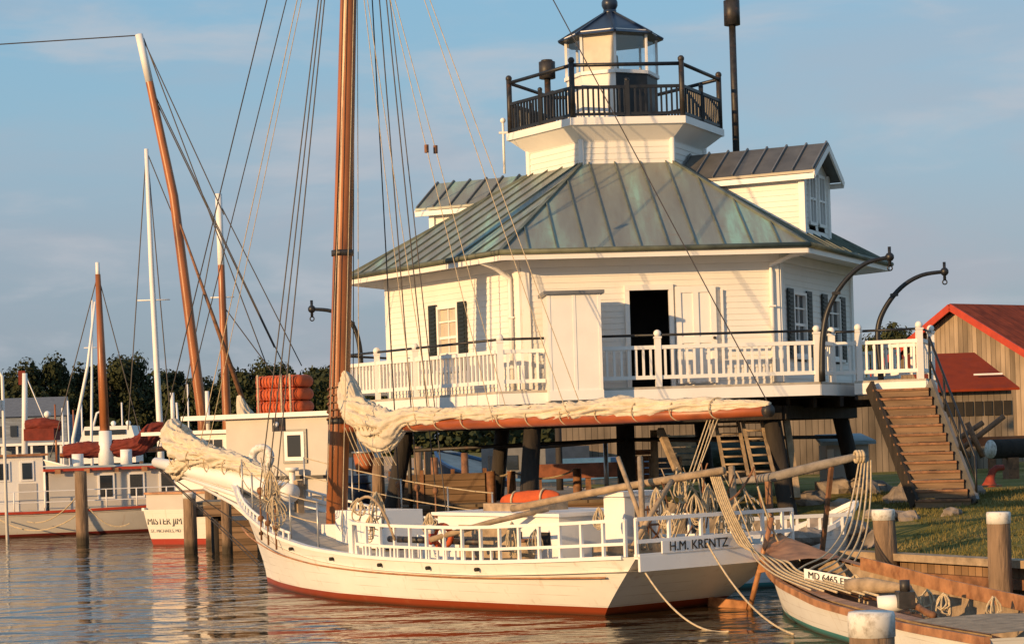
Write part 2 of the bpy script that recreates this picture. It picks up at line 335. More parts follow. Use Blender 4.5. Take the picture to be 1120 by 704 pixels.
def thing(name, loc, label, cat, group=None):
    o = bpy.data.objects.new(name, None); sc.collection.objects.link(o); o.location = V(loc); o['_loc'] = tuple(V(loc)); o.empty_display_size = .3
    return tag(o, label, cat, group)
def copy_tree(o, parent=None):
    c = o.copy(); sc.collection.objects.link(c); c.parent = parent
    for ch in [x for x in bpy.data.objects if x.parent == o]: copy_tree(ch, c)
    return c
def sag(a, b, d, n=14):
    a, b = V(a), V(b); return [a.lerp(b, i/n)-V((0, 0, d*4*(i/n)*(1-i/n))) for i in range(n+1)]
def text(name, s, mid, right, up, h, material, parent, w=None):
    cu = bpy.data.curves.new(name, 'FONT'); cu.body = s; cu.size = 1; cu.align_x = 'CENTER'; cu.align_y = 'CENTER'; cu.extrude = .004
    to = bpy.data.objects.new('t', cu); sc.collection.objects.link(to); dg = bpy.context.evaluated_depsgraph_get()
    me = bpy.data.meshes.new_from_object(to.evaluated_get(dg)); bpy.data.objects.remove(to)
    xs = [v.co.x for v in me.vertices]; W = max(xs)-min(xs); H = max(v.co.y for v in me.vertices)-min(v.co.y for v in me.vertices)
    kx = (w/W) if w else h/H; ky = h/H; r_, u_ = V(right).normalized(), V(up).normalized(); nn = r_.cross(u_)
    b = MB(); b.add([V(mid)+r_*v.co.x*kx+u_*v.co.y*ky+nn*v.co.z for v in me.vertices], [tuple(p.vertices) for p in me.polygons])
    return b.build(name, material, parent)
def spline(path, radii=None, sub=6):
    pts = [V(p) for p in path]; rr = list(radii) if radii else [0]*len(pts); Q = [pts[0]]+pts+[pts[-1]]; W = [rr[0]]+rr+[rr[-1]]; out, ro_ = [], []
    for i in range(1, len(Q)-2):
        for k in range(sub):
            t = k/sub; a, b, c, d = Q[i-1], Q[i], Q[i+1], Q[i+2]
            out.append(.5*((2*b)+(c-a)*t+(2*a-5*b+4*c-d)*t*t+(3*b-a-3*c+d)*t**3)); ro_.append(W[i]*(1-t)+W[i+1]*t)
    out.append(pts[-1]); ro_.append(rr[-1]); return (out, ro_) if radii else out
def lumpy(path, radii, seed, n=60, amp=.28, sub=18):
    """bundled sailcloth: folded cross-section that wanders along the path"""
    P_, R_ = spline(path, radii, sub)
    L_ = [0]
    for a, b in zip(P_, P_[1:]): L_.append(L_[-1]+(b-a).length)
    def fn(i, an):
        s_ = L_[i]; q = V((math.cos(an)*1.2+seed, math.sin(an)*1.2, s_*.9))
        w_ = V((math.cos(an+s_*.9)*1.5, math.sin(an+s_*.9)*1.5, s_*.5+seed))
        fold = 1-abs(noise.noise(w_*1.9))*2.6            # ridged creases that spiral along the bundle
        fold2 = 1-abs(noise.noise(V((math.cos(an)*3.2, math.sin(an)*3.2, s_*2.1+seed))))*2.4
        return 1+amp*.9*noise.noise(q*1.1)+amp*.62*fold+amp*.42*fold2-amp*.55+amp*.16*(1-abs(noise.noise(V((math.cos(an)*6, math.sin(an)*6, s_*5+seed))))*2)
    return MB().tube(P_, R_, n, True, fn)
# ================================================================== SETTING
w = MB(); w.quad((-4000, -60, 0), (4000, -60, 0), (4000, 6000, 0), (-4000, 6000, 0)); tag(w.build('water', 'water'), kind='structure')
# land to the right, behind the bulkhead
edge = [V((5.75, 35.6)), V((6.7, 37.5)), V((7.1, 39.6)), V((6.3, 42)), V((4.5, 48)), V((3.2, 56)), V((1.5, 66)), V((-1, 100)), V((-10, 200)), V((-40, 420))]
edge0 = [V((14.5, 19.5)), V((10.2, 27.3)), V((7.75, 31.8))]
def groundz(x, y): 
    d = ((x-7.75)*.88+(y-31.8)*.48)
    t = max(0, min(1, d/9)); return .8+.65*t*t*(3-2*t)+.03*noise.noise(V((x*.5, y*.5, 0)))
g = MB(); rows = []
pts = edge0+edge
full = []
for i in range(len(pts)-1):
    k = 8
    for j in range(k): full.append(pts[i].lerp(pts[i+1], j/k))
full.append(pts[-1])
for p in full:
    row = []
    for j in range(34):
        dx = (j/33)**2.2*600; x = p.x+dx; y = p.y+dx*(.5 if p.y < 36 else .1); row.append(V((x, y, groundz(x, y))))
    rows.append(row)
g.grid(rows); tag(g.build('grass_bank', 'grass'), kind='structure')
e = MB()
for i in range(len(edge)-1):
    a, b = edge[i], edge[i+1]; za, zb = groundz(a.x, a.y), groundz(b.x, b.y)
    e.quad((a.x, a.y, za), (b.x, b.y, zb), (b.x-1.2, b.y, -.5), (a.x-1.0, a.y, -.5))
tag(e.build('shore_slope', 'rock'), kind='structure')
fs = MB(); fs.grid([[V((-400+i*30, 246+math.sin(i)*5, 0.02)), V((-400+i*30, 252+math.sin(i)*5, .9)), V((-400+i*30, 700, 3.0))] for i in range(27)])
tag(fs.build('far_shore', 'grass'), kind='structure')
gb = MB(); rg = random.Random(21)
for i in range(26000):
    y = 30+rg.random()**.8*18; x = 7.75-(y-31.8)*.53+.25+rg.random()**1.3*9 if y < 35.4 else 5.9+(.55*(y-35.4) if y < 39 else 2.0)+rg.random()*8
    z = groundz(x, y)-.01; h = rg.uniform(.03, .11); a = rg.uniform(0, 3.14); c_, s_ = math.cos(a)*.012, math.sin(a)*.012; lx_, ly_ = rg.uniform(-.04, .04), rg.uniform(-.04, .04)
    gb.add([(x-c_, y-s_, z), (x+c_, y+s_, z), (x+lx_, y+ly_, z+h)], [(0, 1, 2)])
tag(gb.build('grass_blades', mat('grass_blade', (.12,.125,.03), .9, var=.3, scale=.8, c2=(.26,.20,.08), spec=.1)), 'short rough olive grass growing on the bank behind the bulkhead', 'grass', kind='stuff')
# timber bulkhead
bk = thing('bulkhead', (7.75, 31.8, 0), 'weathered timber bulkhead holding the grass bank behind the small white boat', 'bulkhead')
p = [V((5.75, 35.6, 0)), V((7.75, 31.8, 0)), V((10.2, 27.3, 0)), V((14.5, 19.5, 0))]
for i in range(3):
    a, b = p[i], p[i+1]; nn = (b-a).cross(V((0, 0, 1))).normalized()
    if nn.x > 0: nn = -nn
    m_ = MB(); m_.box((a+b)/2+V((0, 0, .12)), b-a, nn*.12, (0, 0, 1.25)); m_.build('plank_wall', 'bulk', bk)
    m_ = MB(); m_.bar(a+V((0, 0, .82))+nn*.06, b+V((0, 0, .82))+nn*.06, .34, .12); m_.build('cap_timber', 'rawwood', bk)
    m_ = MB(); m_.bar(a+V((0, 0, .5))+nn*.14, b+V((0, 0, .5))+nn*.14, .12, .16); m_.build('wale', 'brownwood', bk)
# riprap stones near the stairs
rocks = [(925,548,.30),(945,540,.42),(962,538,.30),(985,545,.36),(1008,540,.55),(1028,543,.34),(1050,546,.42),(1062,541,.28),(900,556,.34),(935,556,.26),(975,552,.26),(915,540,.4),(882,560,.3),(995,552,.22),(1040,551,.2),(890,545,.35),(955,551,.2)]
colr = ['low', 'jagged', 'flat', 'rounded', 'pale']
for i, (px, py, s_) in enumerate(rocks):
    s_ *= .85; q = onz(px, py+2, 1.38); q.z = groundz(q.x, q.y)+s_*.3; m_ = MB(); m_.ball(q, s_, 12, (1.25, .9, .75))
    m_.v = [v+(v-q)*.55*noise.noise((v-q)*2.2/s_*.6+V((i*3, 0, 0))) for v in m_.v]; m_.smooth = [False]*len(m_.f)
    nm = 'large pale boulder at the foot of the wooden stairs' if i == 4 else 'grey riprap stone lying on the bank below the stairs'
    tag(m_.build('rock', 'rock', loc=(q.x, q.y, 1.2)), nm, 'rock', 'riprap stones below the stairs')
# ================================================================== LIGHTHOUSE
H = 4.0; CX, CY = 2.66, 49.3; ROT = .079
def hx(rad, k, z):
    a = ROT+(k-1.5)*math.pi/3; return V((CX+rad*math.sin(a), CY-rad*math.cos(a), z))
DZ = 4.02; EZ = 7.0; RW = 5.67; RE = 6.63; RD = 6.9
lh = thing('lighthouse', (CX, CY, 1.0), 'white hexagonal cottage lighthouse on dark piles with green metal roof', 'lighthouse')
# walls with real clapboards
def clap(mb, A, B, z0, z1, holes=(), ex=.13, lap=.015):
    A, B = V((A.x, A.y, 0)), V((B.x, B.y, 0)); d = (B-A); Lw = d.length; d.normalize(); nn = V((d.y, -d.x, 0))
    z = z0
    while z < z1-1e-4:
        zt = min(z+ex, z1); segs = [(0, Lw)]
        for (u0, u1, h0, h1) in holes:
            if zt > h0+.01 and z < h1-.01:
                ns = []
                for (a, b) in segs:
                    if u1 <= a or u0 >= b: ns.append((a, b))
                    else:
                        if u0 > a: ns.append((a, u0))
                        if u1 < b: ns.append((u1, b))
                segs = ns
        for a, b in segs:
            p0, p1 = A+d*a, A+d*b
            mb.quad(p0+nn*lap+V((0, 0, z)), p1+nn*lap+V((0, 0, z)), p1+V((0, 0, zt)), p0+V((0, 0, zt)))
            mb.quad(p0+V((0, 0, z)), p1+V((0, 0, z)), p1+nn*lap+V((0, 0, z)), p0+nn*lap+V((0, 0, z)))
        z = zt
def frame_of(A, B):
    d = V((B.x-A.x, B.y-A.y, 0)); Lw = d.length; d.normalize(); return V((A.x, A.y, 0)), d, V((d.y, -d.x, 0)), Lw
def window(parent, A, B, u0, u1, z0, z1, rows=3, cols=2, shut=None, out=.0, pane='glass'):
    O, d, nn, Lw = frame_of(A, B); pt = lambda u, z, o=0: O+d*u+nn*o+V((0, 0, z))
    f = MB(); t = .07
    for (a, b, c, e_) in ((u0, u1, z1-t, z1), (u0, u1, z0, z0+t), (u0, u0+t, z0+t, z1-t), (u1-t, u1, z0+t, z1-t)):
        f.box(pt((a+b)/2, (c+e_)/2, .02+out), d*(b-a), nn*.09, (0, 0, e_-c))
    for i in range(1, cols): u = u0+(u1-u0)*i/cols; f.box(pt(u, (z0+z1)/2, out+.002), d*.03, nn*.04, (0, 0, z1-z0-2*t))
    for i in range(1, rows): z = z0+(z1-z0)*i/rows; f.box(pt((u0+u1)/2, z, out+.006), d*(u1-u0-2*t), nn*.035, (0, 0, .035 if i != rows//2 else .06))
    w_ = f.build('window', 'trim', parent)
    MB().quad(pt(u0, z0, out-.02), pt(u1, z0, out-.02), pt(u1, z1, out-.02), pt(u0, z1, out-.02)).build('pane', pane, w_)
    MB().box(pt((u0+u1)/2, z0-.03, .06+out), d*(u1-u0+.14), nn*.14, (0, 0, .055)).build('sill', 'trim', w_)
    if shut:
        for sg in (-1, 1):
            uc = (u0-shut/2-.01) if sg < 0 else (u1+shut/2+.01)
            s_ = MB(); s_.box(pt(uc, (z0+z1)/2, .05+out), d*shut, nn*.035, (0, 0, z1-z0+.1))
            for j in range(int((z1-z0)/.09)): s_.box(pt(uc, z0+.06+j*.09, .072+out), d*(shut-.1), nn*.02+V((0, 0, .015)), (0, 0, .05))
            s_.build('shutter', 'shutter', parent)
    return w_
walls = [hx(RW, k, 0) for k in range(6)]
O1, d1, n1, LW = frame_of(walls[1], walls[2])
def uoff(px, A=walls[1], B=walls[2], py=360):
    O, d, nn, Lw = frame_of(A, B); r = at(px, py, 1.0); # ray: (r.x,1)
    # O+d*u = t*(r.x,1) 
    return (O.y*r.x-O.x)/(d.x-d.y*r.x)
door = (uoff(689), uoff(732), DZ, DZ+2.12)
ww = MB(); lw = (uoff(480, walls[0], walls[1]), uoff(503, walls[0], walls[1]))
rw1 = (uoff(866, walls[2], walls[3], 340), uoff(880, walls[2], walls[3], 340)); rw2 = (uoff(903, walls[2], walls[3], 340), uoff(917, walls[2], walls[3], 340))
WZ0, WZ1 = DZ+.62, DZ+2.08
clap(ww, walls[0], walls[1], DZ, EZ-.05, [(lw[0], lw[1], WZ0, WZ1)])
clap(ww, walls[1], walls[2], DZ, EZ-.05, [door])
clap(ww, walls[2], walls[3], DZ, EZ-.05, [(rw1[0], rw1[1], WZ0, WZ1), (rw2[0], rw2[1], WZ0, WZ1)])
for k in (3, 4, 5): clap(ww, walls[k], walls[(k+1) % 6], DZ, EZ-.05)
wl = ww.build('wall', 'white', lh)
for k in range(6):
    cb = MB()
    for q in (-1, 1):
        A, B = walls[k], walls[(k+q) % 6]; dd = (B-A).normalized(); nn = V((dd.y, -dd.x, 0))*(1 if q > 0 else -1)
        cb.box(A+dd*.09+nn*.028+V((0, 0, (DZ+EZ)/2)), dd*.18, nn*.05, (0, 0, EZ-DZ-.1))
    cb.build('corner_board', 'trim', lh)
MB().poly([walls[k]+V((0, 0, DZ+.01)) for k in range(6)]).build('house_floor', 'dark', lh)
inn = MB()
for k in range(6): inn.quad(*[hx(RW-.25, kk, z) for kk, z in ((k, DZ+.02), (k+1, DZ+.02), (k+1, EZ-.1), (k, EZ-.1))])
inn = MB(); dc = (door[0]+door[1])/2
P = lambda u, z, o=0: O1+d1*u+n1*o+V((0, 0, z))
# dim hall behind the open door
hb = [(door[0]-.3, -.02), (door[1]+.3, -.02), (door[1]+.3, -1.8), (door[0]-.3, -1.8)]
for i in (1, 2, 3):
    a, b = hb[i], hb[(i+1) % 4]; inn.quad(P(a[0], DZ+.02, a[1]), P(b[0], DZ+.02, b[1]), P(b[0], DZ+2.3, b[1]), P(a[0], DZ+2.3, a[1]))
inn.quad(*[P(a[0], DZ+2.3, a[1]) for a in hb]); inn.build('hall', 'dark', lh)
df = MB()
df.box(P(door[0]-.05, DZ+1.08, .03), d1*.1, n1*.1, (0, 0, 2.16)); df.box(P(door[1]+.05, DZ+1.08, .03), d1*.1, n1*.1, (0, 0, 2.16)); df.box(P(dc, DZ+2.19, .03), d1*(door[1]-door[0]+.2), n1*.12, (0, 0, .12))
dfo = df.build('door_frame', 'trim', lh)
# open white leaf folded back on the wall
u0, u1 = uoff(739), uoff(783); dl = MB(); dl.box(P((u0+u1)/2, DZ+1.12, .065), d1*(u1-u0), n1*.045, (0, 0, 2.1))
wd = u1-u0
for uc in (u0+.06, u0+wd/2, u1-.06): dl.box(P(uc, DZ+1.12, .1), d1*.12, n1*.035, (0, 0, 2.1))
for z in (.15, 1.0, 2.1): dl.box(P((u0+u1)/2, DZ+z+.02, .1), d1*(wd-.001), n1*.03, (0, 0, .14))
dlo = dl.build('door', 'trim', lh); MB().ball(P(u1-.06, DZ+1.05, .15), .035).build('handle', 'iron', dlo)
# narrow panel box on wall right of the leaf
pb = MB(); ub = uoff(790); pb.box(P(ub, DZ+1.35, .05), d1*.05, n1*.06, (0, 0, 1.5)); pb.build('wall_batten', 'trim', lh)
window(lh, walls[0], walls[1], lw[0], lw[1], WZ0, WZ1, 4, 2, .33, pane=mat('cream_pane', (.55,.48,.38), .25))  # left window gets a plain cream pane instead of dark glass
window(lh, walls[2], walls[3], rw1[0], rw1[1], WZ0, WZ1, 4, 2, .40)
window(lh, walls[2], walls[3], rw2[0], rw2[1], WZ0, WZ1, 4, 2, .40)
# main roof: six slopes up to the tower
TZ = 9.35; RT = 2.13
rf = MB(); sm = MB()
for k in range(6):
    a, b, c, d_ = hx(RE, k, EZ), hx(RE, k+1, EZ), hx(RT-.15, k+1, TZ+.08), hx(RT-.15, k, TZ+.08)
    rf.prism([a, b, c, d_], (0, 0, -.07))
    # standing seams: parallel to the fall of the slope
    eave = (b-a); Le = eave.length; ed = eave.normalized(); mid_t = (c+d_)/2; mid_e = (a+b)/2; fall = (mid_t-mid_e); nrm = ed.cross(fall).normalized()
    tw = (c-d_).length/2
    ns = 11
    for i in range(1, ns):
        x = -Le/2+Le*i/ns
        t = 1.0 if abs(x) < tw else (Le/2-abs(x))/(Le/2-tw)
        p0 = mid_e+ed*x; p1 = p0+fall*t
        if t > .06: sm.bar(p0+nrm*.02, p1+nrm*.02, .022, .04, nrm)
    sm.bar(a+V((0, 0, .02)), d_+V((0, 0, .02)), .09, .06)
ro = rf.build('roof', 'roof', lh); sm.build('standing_seams', mat('seam_metal', (.14,.16,.13), .5, metal=.2, var=.3), ro)
so = MB()
so.poly([hx(RE-.02, k, EZ-.09) for k in range(5, -1, -1)]).build('soffit', 'trim', lh)
fa = MB(); gu = MB()
for k in range(6):
    fa.bar(hx(RE, k, EZ-.12), hx(RE, k+1, EZ-.12), .05, .14); gu.tube([hx(RE+.07, k, EZ-.02), hx(RE+.07, k+1, EZ-.02)], .06, 8)
fa.build('eave_board', 'trim', lh); gu.build('gutter', mat('gutter_green', (.10,.11,.075), .6, var=.4, scale=3), lh)
fr = MB()
for k in range(6): fr.bar(hx(RW+.04, k, EZ-.2), hx(RW+.04, k+1, EZ-.2), .05, .2)
fr.build('frieze', 'trim', lh)
def dspout(a, b, c, dn):
    m_ = MB(); m_.tube([a, a-V((0, 0, .1)), b.lerp(a, .5), b, b-V((0, 0, .15)), c], .05, 10)
    for z in (.35, .8): q = b.lerp(c, z); m_.box(q, d1*.14, n1*.14, (0, 0, .035))
    m_.build('downspout', 'trim', lh)
e1 = hx(RE-.02, 1, EZ-.06); e1b = hx(RE, 1, EZ).lerp(hx(RE, 0, EZ), .12)
q = hx(RW, 1, 0).lerp(hx(RW, 0, 0), .06)+V((-.05, -.07, 0))
dspout(e1b-V((0, 0, .05)), V((q.x, q.y, EZ-.5)), V((q.x, q.y, DZ+.05)), None)
q = hx(RW, 2, 0).lerp(hx(RW, 1, 0), .03)+V((0, -.09, 0)); e2 = hx(RE, 2, EZ).lerp(hx(RE, 3, EZ), .03)
dspout(e2-V((0, 0, .05)), V((q.x, q.y, EZ-.38)), V((q.x, q.y, DZ+.05)), None)
# dormers (one ridge line across the roof)
an = ROT+math.pi/3; NR = V((math.sin(an), -math.cos(an), 0)); TRn = V((-NR.y, NR.x, 0))*-1    # towards camera side
if TRn.y > 0: TRn = -TRn
def dormer(sg, tf, w_, ze, zr, t0):
    nr = NR*sg; C0 = V((CX, CY, 0)); pt = lambda t, x, z: C0+nr*t+TRn*x+V((0, 0, z))
    m_ = MB(); lo = 7.2
    for x in (-w_, w_):
        a, b = pt(t0, x, 0), pt(tf, x, 0)
        if (x > 0) == (sg > 0): clap(m_, a, b, lo, ze, ex=.13) if sg > 0 else None
        if sg < 0: clap(m_, b, a, lo, ze) if x > 0 else clap(m_, a, b, lo, ze)
        if sg > 0 and x < 0: clap(m_, b, a, lo, ze)
    f0, f1 = pt(tf, w_, 0), pt(tf, -w_, 0)
    if sg < 0: f0, f1 = f1, f0
    hz = ze-1.25; hs = [(w_-.62, w_-.1, hz, ze-.05), (w_+.1, w_+.62, hz, ze-.05)]
    clap(m_, f0, f1, lo, ze, hs)
    m_.prism([pt(tf, w_, ze), pt(tf, -w_, ze), pt(tf, 0, zr-.05)], nr*-.04)
    do = m_.build('dormer', 'white', lh)
    for x in (-w_, w_): MB().box(pt(tf-.02, x, (lo+ze)/2), nr*.14, TRn*.14, (0, 0, ze-lo)).build('corner_board', 'trim', do)
    for h_ in hs:
        O, d, nn, _ = frame_of(f0, f1); f = MB()
        P2 = lambda u, z, o: O+d*u+nn*o+V((0, 0, z))
        uc, zc = (h_[0]+h_[1])/2, (h_[2]+h_[3])/2
        for (du, dz, su, sz) in ((-.23, 0, .07, 1.2), (.23, 0, .07, 1.2), (0, .57, .53, .07), (0, -.57, .53, .07), (0, 0, .4, .05), (0, 0, .03, 1.1)):
            f.box(P2(uc+du, zc+dz, .02+abs(du)*.01), d*su, nn*.07, (0, 0, sz))
        f.build('window', 'trim', do)
        MB().quad(P2(h_[0], h_[2]-.05, -.03), P2(h_[1], h_[2], -.03), P2(h_[1], h_[3], -.03), P2(h_[0], h_[3], -.03)).build('pane', 'glass', do)
    r_ = MB(); s_ = MB(); ov = .22; sl = (zr-ze)/w_
    for x in (-1, 1):
        pts_ = [pt(t0-.4, x*(w_+ov), ze-sl*ov), pt(tf+.35, x*(w_+ov), ze-sl*ov), pt(tf+.35, 0, zr), pt(t0-.4, 0, zr)]
        r_.prism(pts_, (0, 0, .06))
        for i in range(8):
            t = t0+(tf-t0+.3)*i/7.0
            s_.bar(pt(t, x*(w_+ov), ze-sl*ov+.09), pt(t, 0, zr+.09), .028, .05)
    dr = r_.build('dormer_roof', mat('dormer_metal', (.13,.125,.115), .45, metal=.35, var=.25, scale=2) if sg > 0 else 'roof', do); s_.build('standing_seams', 'greydark', dr)
    f_ = MB()
    for x in (-1, 1):
        f_.bar(pt(tf+.34, x*(w_+ov), ze-sl*ov-.06), pt(tf+.34, 0, zr-.06), .04, .13); f_.bar(pt(t0, x*(w_+ov), ze-sl*ov-.08), pt(tf+.34, x*(w_+ov), ze-sl*ov-.08), .05, .12)
    f_.build('eave_board', 'trim', do)
dormer(1, 4.95, .95, 8.95, 9.55, 1.9)
dormer(-1, 4.6, .95, 8.85, 9.45, 1.7)
# tower and upper gallery
GZ = 10.36; RG = 2.66
tw_ = MB()
for k in range(6): clap(tw_, hx(RT, k, 0), hx(RT, k+1, 0), 8.6, GZ-.2, ex=.14)
to_ = tw_.build('tower_wall', 'white', lh)
for k in range(6): MB().cyl(hx(RT+.01, k, 8.6), .07, GZ-8.8, 6).build('corner_board', 'trim', to_)
gp = MB(); gp.prism([hx(RG, k, GZ-.17) for k in range(6)], (0, 0, .17)); gp.build('gallery_deck', 'trim', lh)
gs = MB()
for k in range(6): gs.quad(hx(RT, k, GZ-.5), hx(RT, k+1, GZ-.5), hx(RG-.06, k+1, GZ-.172), hx(RG-.06, k, GZ-.172))
gs.build('gallery_soffit', 'trim', lh)
gr = MB(); RR = RG-.1
for k in range(6):
    a, b = hx(RR, k, GZ), hx(RR, k+1, GZ)
    up = lambda z: V((0, 0, z))
    gr.bar(a+up(.70), b+up(.70), .07, .07); gr.bar(a+up(.08), b+up(.08), .06, .06); gr.tube([a+up(1.22), b+up(1.22)], .045, 8)
    n_ = 21
    for i in range(1, n_): q = a.lerp(b, i/n_); gr.box(q+up(.39), (b-a).normalized()*.042, V(((b-a).y, -(b-a).x, 0)).normalized()*.042, (0, 0, .6))
    q = a.lerp(b, .5); gr.box(q+up(.42), (.1, 0, 0), (0, .1, 0), (0, 0, .84)); gr.ball(q+up(.86), .06)
gro = gr.build('gallery_railing', 'black', lh)
for k in range(6):
    a = hx(RR, k, GZ); m_ = MB(); m_.cyl(a, .065, 1.3, 8); m_.ball(a+V((0, 0, 1.33)), .08); m_.build('post', 'iron', gro)
# lantern
LC = at(668.5, 60, 49.3); LC = V((LC.x, LC.y, 0))
def oc(rad, k, z):
    a = k*math.pi/4+.03; return LC+V((rad*math.sin(a), -rad*math.cos(a), z))
RL = 1.1
for k in range(8):
    m_ = MB(); m_.quad(oc(RL, k, GZ), oc(RL, k+1, GZ), oc(RL, k+1, 11.62), oc(RL, k, 11.62)); m_.build('lantern_panel', 'white' if k in (5, 6, 7) else 'black', lh)
    m_ = MB(); m_.quad(oc(RL-.02, k, 11.66), oc(RL-.02, k+1, 11.66), oc(RL-.02, k+1, 12.6), oc(RL-.02, k, 12.6))
    if k == 7: m_.build('curtained_pane', mat('curtain', (.62,.56,.46), .7), lh)
    else: m_.build('lantern_pane', 'clear', lh)
    m_ = MB(); m_.bar(oc(RL, k, 11.6), oc(RL, k, 12.62), .06, .06, (0, 1, 0)); m_.build('mullion', 'trim', lh)
m_ = MB(); m2_ = MB()
for k in range(8): m_.bar(oc(RL, k, 11.64), oc(RL, k+1, 11.64), .12, .08); m2_.bar(oc(RL, k, 12.6), oc(RL, k+1, 12.6), .08, .1)
m_.build('lantern_sill', 'trim', lh); m2_.build('lantern_head', 'trim', lh)
MB().cyl(LC+V((0, 0, 11.64)), .2, .55, 12, .16).build('lens_pedestal', 'rawwood', lh)
m_ = MB()
for k in range(8):
    m_.add([oc(RL+.18, k, 12.55), oc(RL+.18, k+1, 12.55), oc(.14, k+1, 13.22), oc(.14, k, 13.22)], [(0, 1, 2, 3)])
    m_.bar(oc(RL+.18, k, 12.57), oc(.14, k, 13.24), .05, .04)
m_.poly([oc(RL+.18, k, 12.54) for k in range(8)])
lr = m_.build('lantern_roof', 'navy', lh)
m_ = MB(); m_.cyl(LC+V((0, 0, 13.18)), .16, .12, 12); m_.ball(LC+V((0, 0, 13.45)), .2, 14); m_.cyl(LC+V((0, 0, 13.6)), .03, .6, 6); m_.build('ball_finial', 'navy', lr)
m_ = MB(); m_.tube([oc(.5, -.4, GZ)+V((0, 0, .02)), oc(.5, -.4, GZ)+V((0, 0, .05))], .01, 6)
# stove pipes
def pipe(px, y0, y1, Y, r, capr, caph, name='stove_pipe'):
    a, b = at(px, y1, Y), at(px, y0, Y); m_ = MB(); b.x = a.x; m_.cyl(a, r, b.z-a.z-caph, 12); o = m_.build(name, 'iron', lh)
    m_ = MB(); m_.cyl(V((a.x, a.y, b.z-caph)), capr, caph, 16); m_.cyl(V((a.x, a.y, b.z)), capr*.7, .05, 16); m_.build('pipe_cap', 'iron', o)
pipe(806, 1, 190, 50.3, .085, .2, .6)
pipe(602, 68, 190, 52.0, .08, .21, .42)
m_ = MB(); q = at(552, 190, 50); q2 = at(550, 132, 50); m_.cyl(V((q2.x, 50, q.z)), .03, q2.z-q.z, 8); m_.ball(V((q2.x, 50, q2.z)), .07); m_.box(V((q2.x, 50, q2.z-.3)), (.22, 0, 0), (0, .05, 0), (0, 0, .05)); m_.build('vent_rod', 'trim', lh)
# gallery deck around the house
gd = MB(); gd.prism([hx(RD, k, DZ-.05) for k in range(6)], (0, 0, .05)); gd.build('gallery_floor', 'deck', lh)
fb = MB()
for k in range(6): fb.bar(hx(RD-.02, k, DZ-.17), hx(RD-.02, k+1, DZ-.17), .05, .235)
fb.build('fascia', 'trim', lh)
jb = MB()
jb.poly([hx(RD-.1, k, DZ-.30) for k in range(5, -1, -1)])
for i in range(-9, 10):
    jb.box(V((CX, CY, DZ-.42))+NR*0+d1*(i*.6), d1*.08, n1*9.5, (0, 0, .22))
for k in range(6): jb.bar(hx(5.6, k, DZ-.62), hx(5.6, k+1, DZ-.62), .25, .3)
for k in range(3): jb.bar(hx(5.6, k, DZ-.64), hx(5.6, k+3, DZ-.64), .25, .28)
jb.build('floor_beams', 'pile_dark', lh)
# right-hand landing
LA = hx(RD, 2, 0); rd_ = (hx(RD, 3, 0)-LA).normalized(); rn_ = V((rd_.y, -rd_.x, 0))   # along and out of the right face
f0 = LA+rd_*1.25
ltop = at(932, 418, 1).normalized()
lx = V((.955, -.296, 0)).normalized(); ly = V((-lx.y, lx.x, 0)) # landing frame: lx right, ly back
c0 = V((at(934, 400, 44.6).x, 44.6, 0)); lw_ = 1.55
c1 = c0+lx*lw_; c2 = c1+ly*2.2; c3 = c0+ly*2.6
m_ = MB(); m_.prism([V((p_.x, p_.y, DZ-.048)) for p_ in (c0, c1, c2, c3)], (0, 0, .06)); m_.build('landing_floor', 'deck', lh)
m_ = MB(); U = V((0, 0, DZ-.16))
m_.bar(c0+U, c1+U, .05, .24); m_.bar(c1+U, c2+U, .05, .24); m_.build('landing_fascia', 'trim', lh)
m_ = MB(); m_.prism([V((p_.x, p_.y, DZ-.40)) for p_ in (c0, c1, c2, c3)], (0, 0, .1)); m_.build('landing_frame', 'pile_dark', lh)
def wpost(par, q, h=1.15, r=.07):
    m_ = MB(); m_.box(q+V((0, 0, h*.5-.04)), d1*.13, n1*.13, (0, 0, h-.08)); m_.ball(q+V((0, 0, h-.02)), .085, 12); m_.box(q+V((0, 0, h-.1)), d1*.16, n1*.16, (0, 0, .04)); m_.build('post', 'trim', par)
def wrail(par, a, b, z=DZ, h=.88):
    dd = (b-a); Ld = dd.length; dd = dd.normalized(); m_ = MB(); up = lambda t: V((0, 0, z+t)); nn = V((dd.y, -dd.x, 0))
    a, b = V((a.x, a.y, 0)), V((b.x, b.y, 0))
    m_.bar(a+up(h-.04), b+up(h-.04), .09, .08); m_.bar(a+up(.2), b+up(.2), .06, .08)
    n_ = max(2, int(Ld/.155))
    for i in range(1, n_): m_.box(a.lerp(b, i/n_)+up(h/2+.08), dd*.05, nn*.05, (0, 0, h-.25))
    return m_.build('railing', 'trim', par)
RP = RD-.08
pr = {}
a0, a1, a2, a3 = [hx(RP, k, 0) for k in range(4)]
bx0, bx1 = uoff(596, a1, a2, 400), uoff(656, a1, a2, 400)
dA = (a2-a1).normalized()
q0, q1 = a1+dA*bx0, a1+dA*bx1
segs = [(a0, a1), (a1, q0), (q1, a2), (a2, a2+(a3-a2).normalized()*1.1), (a3, hx(RP, 4, 0)), (hx(RP, 4, 0), hx(RP, 5, 0)), (hx(RP, 5, 0), a0)]
for a, b in segs: wrail(lh, a, b)
mid = a1+dA*uoff(720, a1, a2, 400)
for q in (a0, a0.lerp(a1, .25), a0.lerp(a1, .5), a1, mid, a2, a2+(a3-a2).normalized()*1.1, hx(RP, 4, 0), hx(RP, 5, 0)): wpost(lh, V((q.x, q.y, DZ)))
li = lambda c: V((c.x, c.y, 0))
l0, l1, l2, l3 = c0+lx*.1+ly*.08, c1-lx*.08+ly*.08, c2-lx*.08-ly*.1, c3+lx*.1
lj = a2+(a3-a2).normalized()*1.1
